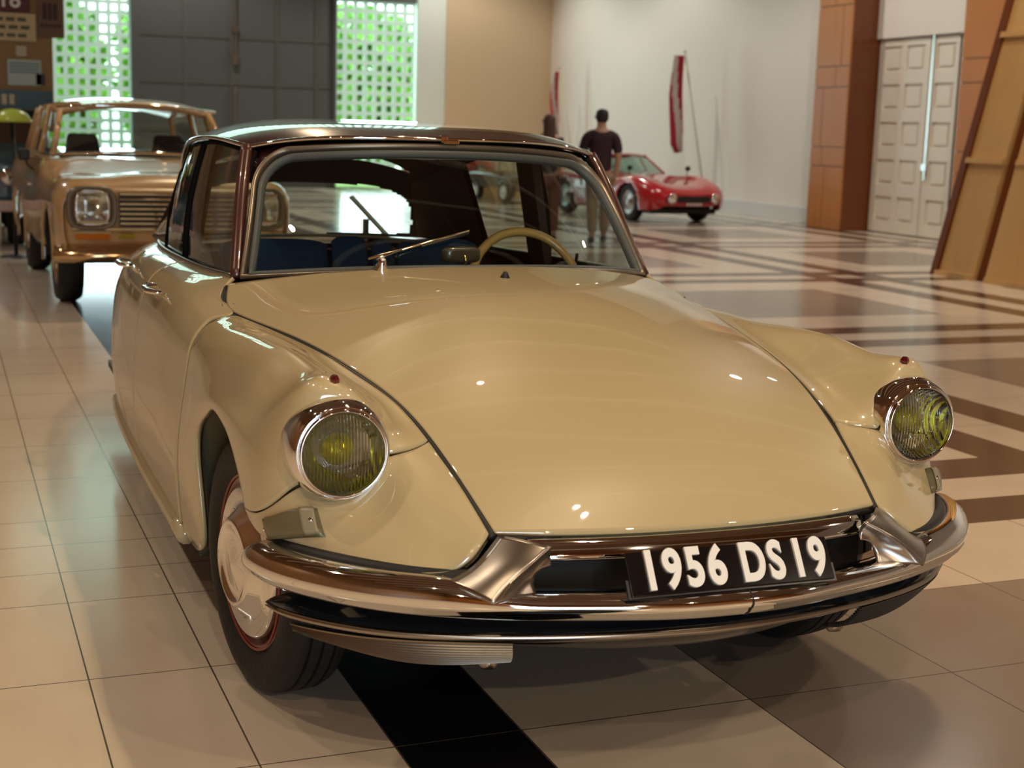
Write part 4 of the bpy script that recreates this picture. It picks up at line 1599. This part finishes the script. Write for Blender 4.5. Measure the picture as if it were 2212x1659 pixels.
for s_ in (-1, 1):
    MB().lathe([(.08, 0), (.085, .04), (.05, .06), (.0001, .065)], 20, (s_*.34, -.60, .76)).build('headlight', CHROME, bc, True)
    for y in (0., 2.1):
        simple_wheel(bc, s_*.64, y, s_, .37, .20, WHITE)
    mb = MB()
    mb.tube([(s_*.64, .45*math.cos(a), .38+.45*math.sin(a)) for a in np.linspace(.1, math.pi-.1, 14)], .06, 8, flat=.4)
    mb.build('mudguard', BROWNP, bc, True)
greenhouse(bc, [(.60, .95, 1.0), (.62, 1.8, 1.0), (.60, 2.8, 1.0)], [(.58, 1.05, 1.55), (.60, 1.8, 1.58), (.58, 2.75, 1.55)], BROWNP, BROWNP, front_bow=.02)
bc.scale = (.62, .62, .62)
rv = thing('delivery_van', (9.3, 28.4, 0), math.radians(75), 'red vintage van far back beside the brown off-roader', 'van')
S3 = [
 (-1.2, [(0, .80), (.30, .80), (.55, .78), (.70, .68), (.75, .50), (.72, .30)]),
 (-.4, [(0, .98), (.30, .98), (.60, .95), (.76, .80), (.80, .55), (.78, .28)]),
 (.2, [(0, 1.55), (.30, 1.55), (.58, 1.50), (.74, 1.15), (.80, .60), (.78, .28)]),
 (2.6, [(0, 1.62), (.30, 1.62), (.60, 1.57), (.76, 1.2), (.80, .60), (.78, .28)]),
]
body_shell('body', S3, RED, rv, (), 6, 5)
for s_ in (-1, 1):
    for y in (-.6, 1.9):
        simple_wheel(rv, s_*.76, y, s_, .33, .18, WHITE)
MB().box(-.6, .6, .0, .1, 1.05, 1.42, R=Matrix.Rotation(math.radians(-30), 3, 'X'), T=(0, .35, .1)).build('cab_window', DARKG, rv)
mb = MB()
mb.box(8.3, 11.4, 27.2, 30.4, 0, .34)
tag(mb.build('display_platform', WOODL), 'low tan platform on the floor under the far red van', 'platform')
rv.location.z = .34
rv.scale = (.55, .55, .55)

# ================================================================== FLAGS


def flag(base, top, label, w_=.30, drop=1.5):
    t = thing('flag', base, 0, label, 'flag', None)
    b_ = Vector(base)
    d = Vector(top)-b_
    MB().tube([(0, 0, .02), d*.5, d], .018, 8).build('pole', mat('pale_pole', (.6, .52, .38), .4), t, True)
    MB().lathe([(.0, .06), (.06, .05), (.14, .02), (.16, 0), (.16, -.005)], 24, (0, 0, 0.005), (0, 0, 1)).build('stand_foot', STEEL, t, True)
    MB().lathe([(.0001, .05), (.02, .035), (.028, .01), (.01, -.01)], 12, d, d.normalized()).build('finial', STEEL, t, True)
    n, m_ = 26, 13
    V = []
    for i in range(n+1):
        v = i/n
        for j in range(m_+1):
            u = j/m_
            spread = w_*(1-.45*abs(v-.35))*(1 if v < .9 else 1-(v-.9)*4)
            fold = .05*math.sin(u*9+v*2)*(.4+v)
            V.append((d.x-.02-spread*u, d.y-.02-fold+.04*math.sin(v*5), d.z-.06-v*drop-.12*u*math.sin(v*3)))
    F = [(i*(m_+1)+j, i*(m_+1)+j+1, (i+1)*(m_+1)+j+1, (i+1)*(m_+1)+j) for i in range(n) for j in range(m_)]
    fm = [1 if (j+i*.30) % 13 > 6.0 else 0 for i in range(n) for j in range(m_)]
    mesh('flag_cloth', V, F, None, t, True, thick=.006, mats=[mat('red_cloth', (.38, .02, .03), .8), mat('off_white_cloth', (.62, .55, .50), .8)], fmat=fm)
    return t


flag((12.2, 22.0, 0), (12.0, 22.87, 3.12), 'red and white flag hanging on a leaning pole behind the red sports coupe', .28, 1.9)
flag((12.2, 28.5, 0), (12.0, 29.45, 2.99), 'red and white flag on a pole further back, between the walking couple', .20, 1.5)

# ================================================================== PEOPLE


def skin_body(name, pts, edges, radii, m, parent, sub=2, root=0):
    me = bpy.data.meshes.new(name)
    me.from_pydata(pts, edges, [])
    me.materials.append(m)
    o = bpy.data.objects.new(name, me)
    COL.objects.link(o)
    o.parent = parent
    md = o.modifiers.new('skin', 'SKIN')
    for v, r in zip(me.skin_vertices[0].data, radii):
        v.radius = r if isinstance(r, tuple) else (r, r)
    me.skin_vertices[0].data[root].use_root = True
    md.use_smooth_shade = True
    s_ = o.modifiers.new('sub', 'SUBSURF')
    s_.levels = sub
    s_.render_levels = sub
    return o


SKIN = mat('skin', (.42, .24, .16), .5)


def person(loc, rz, h, hair, shirt, trousers, shoes, label, female=False, stride=.0):
    t = thing('person', loc, rz, label, 'person')
    k = h/1.78
    sh_ = .19*(.88 if female else 1.08)

    def S_(p):
        return tuple(Vector(p)*k)
    # skeleton: pelvis, spine, neck, head, arms, legs  (faces +y; the camera sees the back)
    P = [(0, 0, .95), (0, .01, 1.12), (0, .0, 1.32), (0, -.005, 1.44), (0, .005, 1.52), (0, .01, 1.60), (0, .015, 1.68), (0, .01, 1.75)]
    E = [(0, 1), (1, 2), (2, 3), (3, 4), (4, 5), (5, 6), (6, 7)]
    Rr = [(.155, .11), (.135, .10), (.17, .11), (.085, .075), (.062, .062), (.070, .080), (.082, .098), (.055, .065)]
    for s_ in (-1, 1):
        n = len(P)
        a = stride*s_
        P += [(s_*sh_, 0, 1.40), (s_*(sh_+.030), .02-a*.3, 1.13), (s_*(sh_+.015), .10-a*.6, .92), (s_*(sh_+.005), .13-a*.7, .85)]
        E += [(3, n), (n, n+1), (n+1, n+2), (n+2, n+3)]
        Rr += [.066, .045, .032, .028]
        n = len(P)
        P += [(s_*.095, 0, .86), (s_*.10, .02+a*.45, .50), (s_*.10, -.01+a*.8, .10), (s_*.105, .10+a*.85, .045)]
        E += [(0, n), (n, n+1), (n+1, n+2), (n+2, n+3)]
        Rr += [.098, .062, .042, .036]
    body = skin_body('body', [S_(p) for p in P], E, [(tuple(x*k for x in r) if isinstance(r, tuple) else r*k) for r in Rr], SKIN, t)
    # fingers on each hand
    for s_ in (-1, 1):
        a = stride*s_
        hx, hy, hz = s_*(sh_+.005), .13-a*.7, .85
        fp, fe, fr = [(hx, hy, hz+.02)], [], [.022]
        for q in range(4):
            n = len(fp)
            dy = (q-1.5)*.019
            L_ = (.066, .075, .070, .055)[q]
            fp += [(hx, hy+dy, hz-.035), (hx-s_*.004, hy+dy*1.1, hz-.035-L_*.6), (hx-s_*.016, hy+dy*1.1, hz-.035-L_)]
            fe += [(0, n), (n, n+1), (n+1, n+2)]
            fr += [.010, .009, .0075]
        n = len(fp)
        fp += [(hx-s_*.012, hy+.040, hz-.005), (hx-s_*.018, hy+.052, hz-.045)]
        fe += [(0, n), (n, n+1)]
        fr += [.011, .008]
        skin_body('hand', [S_(p) for p in fp], fe, [x*k for x in fr], SKIN, t, 1)
    # ears, face
    mb = MB()
    for s_ in (-1, 1):
        mb.lathe([(.0001, .012), (.018, .008), (.024, 0), (.015, -.01)], 12, S_((s_*.083, .01, 1.655)), (s_, -.2, 0))
    mb.lathe([(.0001, .03), (.010, .015), (.016, 0)], 10, S_((0, .105, 1.645)), (0, 1, -.3))
    mb.build('ears_and_nose', SKIN, t, True)
    mb = MB()
    for s_ in (-1, 1):
        mb.lathe([(.0001, .008), (.008, .005), (.011, 0)], 10, S_((s_*.032, .095, 1.67)), (0, 1, 0))
    mb.box(-.02*k, .02*k, .095*k, .102*k, 1.598*k, 1.604*k)
    mb.build('eyes_and_mouth', mat('dark_features', (.05, .02, .02), .4), t)
    # shirt
    Q = [(0, 0, .90), (0, 0, 1.05), (0, .005, 1.18), (0, 0, 1.33), (0, -.005, 1.445)]
    QE = [(0, 1), (1, 2), (2, 3), (3, 4)]
    QR = [(.175, .13), (.165, .125), (.165, .12), (.185, .125), (.098, .085)]
    for s_ in (-1, 1):
        a = stride*s_
        n = len(Q)
        Q += [(s_*(sh_-.01), 0, 1.395), (s_*(sh_+.015), .010-a*.15, 1.27), (s_*(sh_+.028), .018-a*.25, 1.17)]
        QE += [(4, n), (n, n+1), (n+1, n+2)]
        QR += [.082, .074, .070]
        if female:
            QR[-1] = .060
    skin_body('shirt', [S_(p) for p in Q], QE, [(tuple(x*k for x in r) if isinstance(r, tuple) else r*k) for r in QR], shirt, t)
    # trousers
    Q = [(0, 0, .93)]
    QE, QR = [], [(.165, .125)]
    for s_ in (-1, 1):
        a = stride*s_
        n = len(Q)
        Q += [(s_*.098, 0, .84), (s_*.10, .02+a*.45, .50), (s_*.10, -.01+a*.78, .13)]
        QE += [(0, n), (n, n+1), (n+1, n+2)]
        QR += [.112, .082, .066]
    skin_body('trousers', [S_(p) for p in Q], QE, [(tuple(x*k for x in r) if isinstance(r, tuple) else r*k) for r in QR], trousers, t)
    for s_ in (-1, 1):
        a = stride*s_
        Q = [(s_*.10, -.05+a*.82, .055), (s_*.105, .05+a*.84, .05), (s_*.11, .16+a*.84, .04)]
        skin_body('shoe', [S_(p) for p in Q], [(0, 1), (1, 2)], [.050*k, .050*k, .042*k], shoes, t, 2)
    # hair
    if female:
        Q = [(0, -.005, 1.745), (0, -.03, 1.69), (0, -.055, 1.58), (0, -.075, 1.46), (0, -.085, 1.33)]
        R3 = [(.065, .07), (.097, .105), (.095, .075), (.095, .05), (.065, .03)]
    else:
        Q = [(0, .008, 1.765), (0, -.006, 1.70), (0, -.020, 1.635), (0, -.03, 1.575)]
        R3 = [(.070, .08), (.097, .112), (.094, .098), (.070, .070)]
    skin_body('hair', [S_(p) for p in Q], [(i, i+1) for i in range(len(Q)-1)], [tuple(x*k for x in r) for r in R3], hair, t)
    return t


person((6.55, 14.55, 0), math.radians(-14), 1.82, mat('black_hair', (.012, .009, .008), .6), mat('dark_plum_shirt', (.028, .008, .014), .8), mat('khaki_trousers', (.30, .20, .12), .8), mat('dark_shoes', (.02, .016, .02), .5),
       'person with short black hair in a dark plum short-sleeved shirt and khaki trousers, walking away', stride=.16)
person((5.92, 14.9, 0), math.radians(-10), 1.74, mat('long_brown_hair', (.075, .035, .02), .6), mat('charcoal_top', (.04, .04, .05), .8), mat('rust_trousers', (.16, .06, .045), .8), MATS['dark_shoes'],
       'person with long brown hair in a charcoal top and rust trousers, walking away', female=True, stride=-.10)

# ================================================================== TRUCK AND SIGNS AT THE LEFT EDGE
TEAL = mat('dark_teal_paint', (.012, .040, .048), .35, coat=.6)
tk = thing('vintage_lorry', (-1.75, 15.0, 0), 0, 'dark teal vintage lorry with brown box body at the left edge behind the off-road wagon', 'lorry')
mb = MB()
mb.box(-1.1, 1.28, .0, 3.6, 1.30, 3.35)
bx = mb.build('box_body', mat('tan_box_body', (.30, .19, .075), .6), tk, bevel=.03)
mb = MB()
mb.prism([(-1.0, -1.2, .45), (-1.0, -1.25, 1.0), (-1.0, -.35, 1.15), (-1.0, .05, 1.60), (-1.0, .05, .45)], (2.20, 0, 0))
mb.build('cab', TEAL, tk, bevel=.05)
MB().box(-1.05, 1.26, -.06, .02, 1.56, 1.78).build('name_band', mat('teal_sign_band', (.02, .09, .11), .4), tk)
mb = MB()
mb.prism([(-.9, -.40, 1.12), (-.9, -.10, 1.46), (-.9, -.02, 1.46), (-.9, -.30, 1.12)], (2.0, 0, 0))
mb.build('windscreen', mat('brown_screen', (.045, .028, .018), .15, coat=1.), tk)
mb = MB()
for k in range(7):
    mb.box(.26+k*.085, .315+k*.085, -.075, -.055, 1.61, 1.73)
mb.build('band_lettering', mat('cream_lettering', (.62, .50, .30), .5), tk)
MB().box(-1.05, 1.0, -1.42, -1.32, .42, .54).build('front_bumper', mat('pinkish_bumper', (.45, .30, .24), .35), tk, bevel=.02)
for s_ in (-1, 1):
    simple_wheel(tk, s_*.80, -.55, s_, .42, .22, BLACK)
    simple_wheel(tk, s_*.80, 2.5, s_, .42, .24, BLACK)
    MB().lathe([(.10, 0), (.10, .05), (.06, .08), (.0001, .09)], 20, (s_*.72-.02, -1.26, .80)).build('headlight', CHROME, tk, True)
mb = MB()
mb.box(-.9, .9, -1.1, 3.4, .40, .62)
mb.build('chassis', BLACK, tk)
# notices on the end of the box
for nm, x0, x1, z0, z1, m in (('notice', .18, .62, 1.90, 2.28, mat('aged_notice', (.42, .34, .20), .7)), ('notice', .86, .98, 2.18, 2.30, mat('small_white_notice', (.55, .50, .38), .7)),
                              ('notice', .76, 1.14, 1.84, 2.14, mat('pale_blue_notice', (.48, .58, .56), .6)), ('notice', 1.08, 1.18, 1.85, 1.98, mat('dark_notice', (.05, .06, .07), .6))):
    n_ = MB().box(x0, x1, -.02, -.002, z0, z1).build(nm, m, bx)
    if m.name == 'pale_blue_notice':
        mb = MB()
        for k in range(4):
            mb.box(x0+.02, x1-.02, -.024, -.02, z1-.05-k*.035, z1-.035-k*.035)
        mb.build('notice_stripes', mat('teal_print', (.10, .22, .24), .6), n_)
    elif m.name == 'aged_notice':
        mb = MB()
        for k in range(8):
            mb.box(x0+.02, x1-.03-.02*(k % 3), -.024, -.02, z1-.045-k*.036, z1-.036-k*.036)
        mb.build('notice_print', mat('faded_print', (.22, .17, .10), .7), n_)


def board(name, x0, x1, y, z0, z1, m, label, rows_, pm, post=False, title=None):
    t = thing(name, ((x0+x1)/2, y, z0), 0, label, 'signboard')
    hw = (x1-x0)/2
    z1 -= z0
    zb, z0 = z0, 0
    b_ = MB().box(-hw, hw, -.02, .02, z0, z1).build('board', m, t, bevel=.006)
    if post:
        mb = MB()
        mb.tube([(-hw*.0, .05, 0), (-hw*.0, .05, z1-.1)], .025, 8)
        mb.lathe([(.0, .04), (.2, .03), (.22, 0)], 20, (0, .05, 0), (0, 0, 1))
        mb.build('post', BLACK, t, True)
    mb = MB()
    for (zz, hh, a0, a1) in rows_:
        n = max(1, int((a1-a0)/.16))
        for k in range(n):
            u0 = a0+(a1-a0)*k/n
            u1 = a0+(a1-a0)*(k+.75)/n
            mb.box(-hw+2*hw*u0, -hw+2*hw*u1, -.026, -.018, z0+(z1-z0)*zz, z0+(z1-z0)*(zz+hh))
    if rows_:
        mb.build('board_print', pm, b_)
    return t, b_


board('signboard', -1.448, -.656, 14.975, 2.352, 2.676, mat('cream_board', (.58, .47, .26), .5), 'cream signboard with three rows of dark print at the upper left corner',
      [(.70, .14, .25, .9), (.42, .14, .1, .95), (.14, .12, .1, .9)], mat('dark_green_print', (.10, .12, .07), .6))
board('signboard', -.64, -.335, 14.975, 2.408, 3.27, mat('brown_carved_board', (.17, .10, .065), .6), 'brown framed signboard with an arched lower edge left of the left glass-block window',
      [(.14, .04, .1, .9), (.24, .22, .2, .8), (.52, .06, .1, .9)], mat('dark_brown_print', (.05, .03, .02), .6))
t, b_ = board('signboard', -1.42, -.72, 14.975, 2.69, 3.27, mat('dark_red_board', (.10, .012, .016), .5), 'dark red signboard with white numerals above the cream board', [], None)
text('board_numerals', '18', .26, WHITE, b_, Matrix(((1, 0, 0, .12), (0, 0, -1, -.026), (0, 1, 0, .13), (0, 0, 0, 1))), .004, .004, 1.)
lp = thing('globe_lamp', (-1.02, 12.6, 0), 0, 'yellow-green domed lamp in front of the lorry at the left edge', 'lamp')
MB().tube([(0, 0, .03), (0, 0, 1.42)], .02, 8).build('post', BLACK, lp, True)
MB().lathe([(.0, .03), (.15, .02), (.17, 0)], 20, (0, 0, 0), (0, 0, 1)).build('foot', BLACK, lp, True)
MB().lathe([(.0001, .13), (.08, .12), (.15, .08), (.19, .02), (.195, -.01), (.0001, -.01)], 24, (0, 0, 1.42), (0, 0, 1)).build('dome_shade', mat('yellow_green_shade', (.50, .60, .08), .3), lp, True)

# information lectern standing behind the saloon, seen through its rear window
ln = thing('information_lectern', (.92, 5.55, 0), math.radians(-20), 'slim dark lectern with a slanted panel behind the saloon, seen through its rear window', 'lectern')
mb = MB()
mb.tube([(0, 0, .02), (0, 0, .88)], .022, 8)
mb.lathe([(.0, .03), (.13, .02), (.15, 0)], 20, (0, 0, 0), (0, 0, 1))
mb.build('post', BLACK, ln, True)
MB().box(-.17, .17, -.09, .09, -.008, .008, R=Matrix.Rotation(math.radians(46), 3, 'Y'), T=(.02, 0, .90)).build('panel', mat('grey_lectern_panel', (.10, .12, .12), .4), ln, bevel=.003)
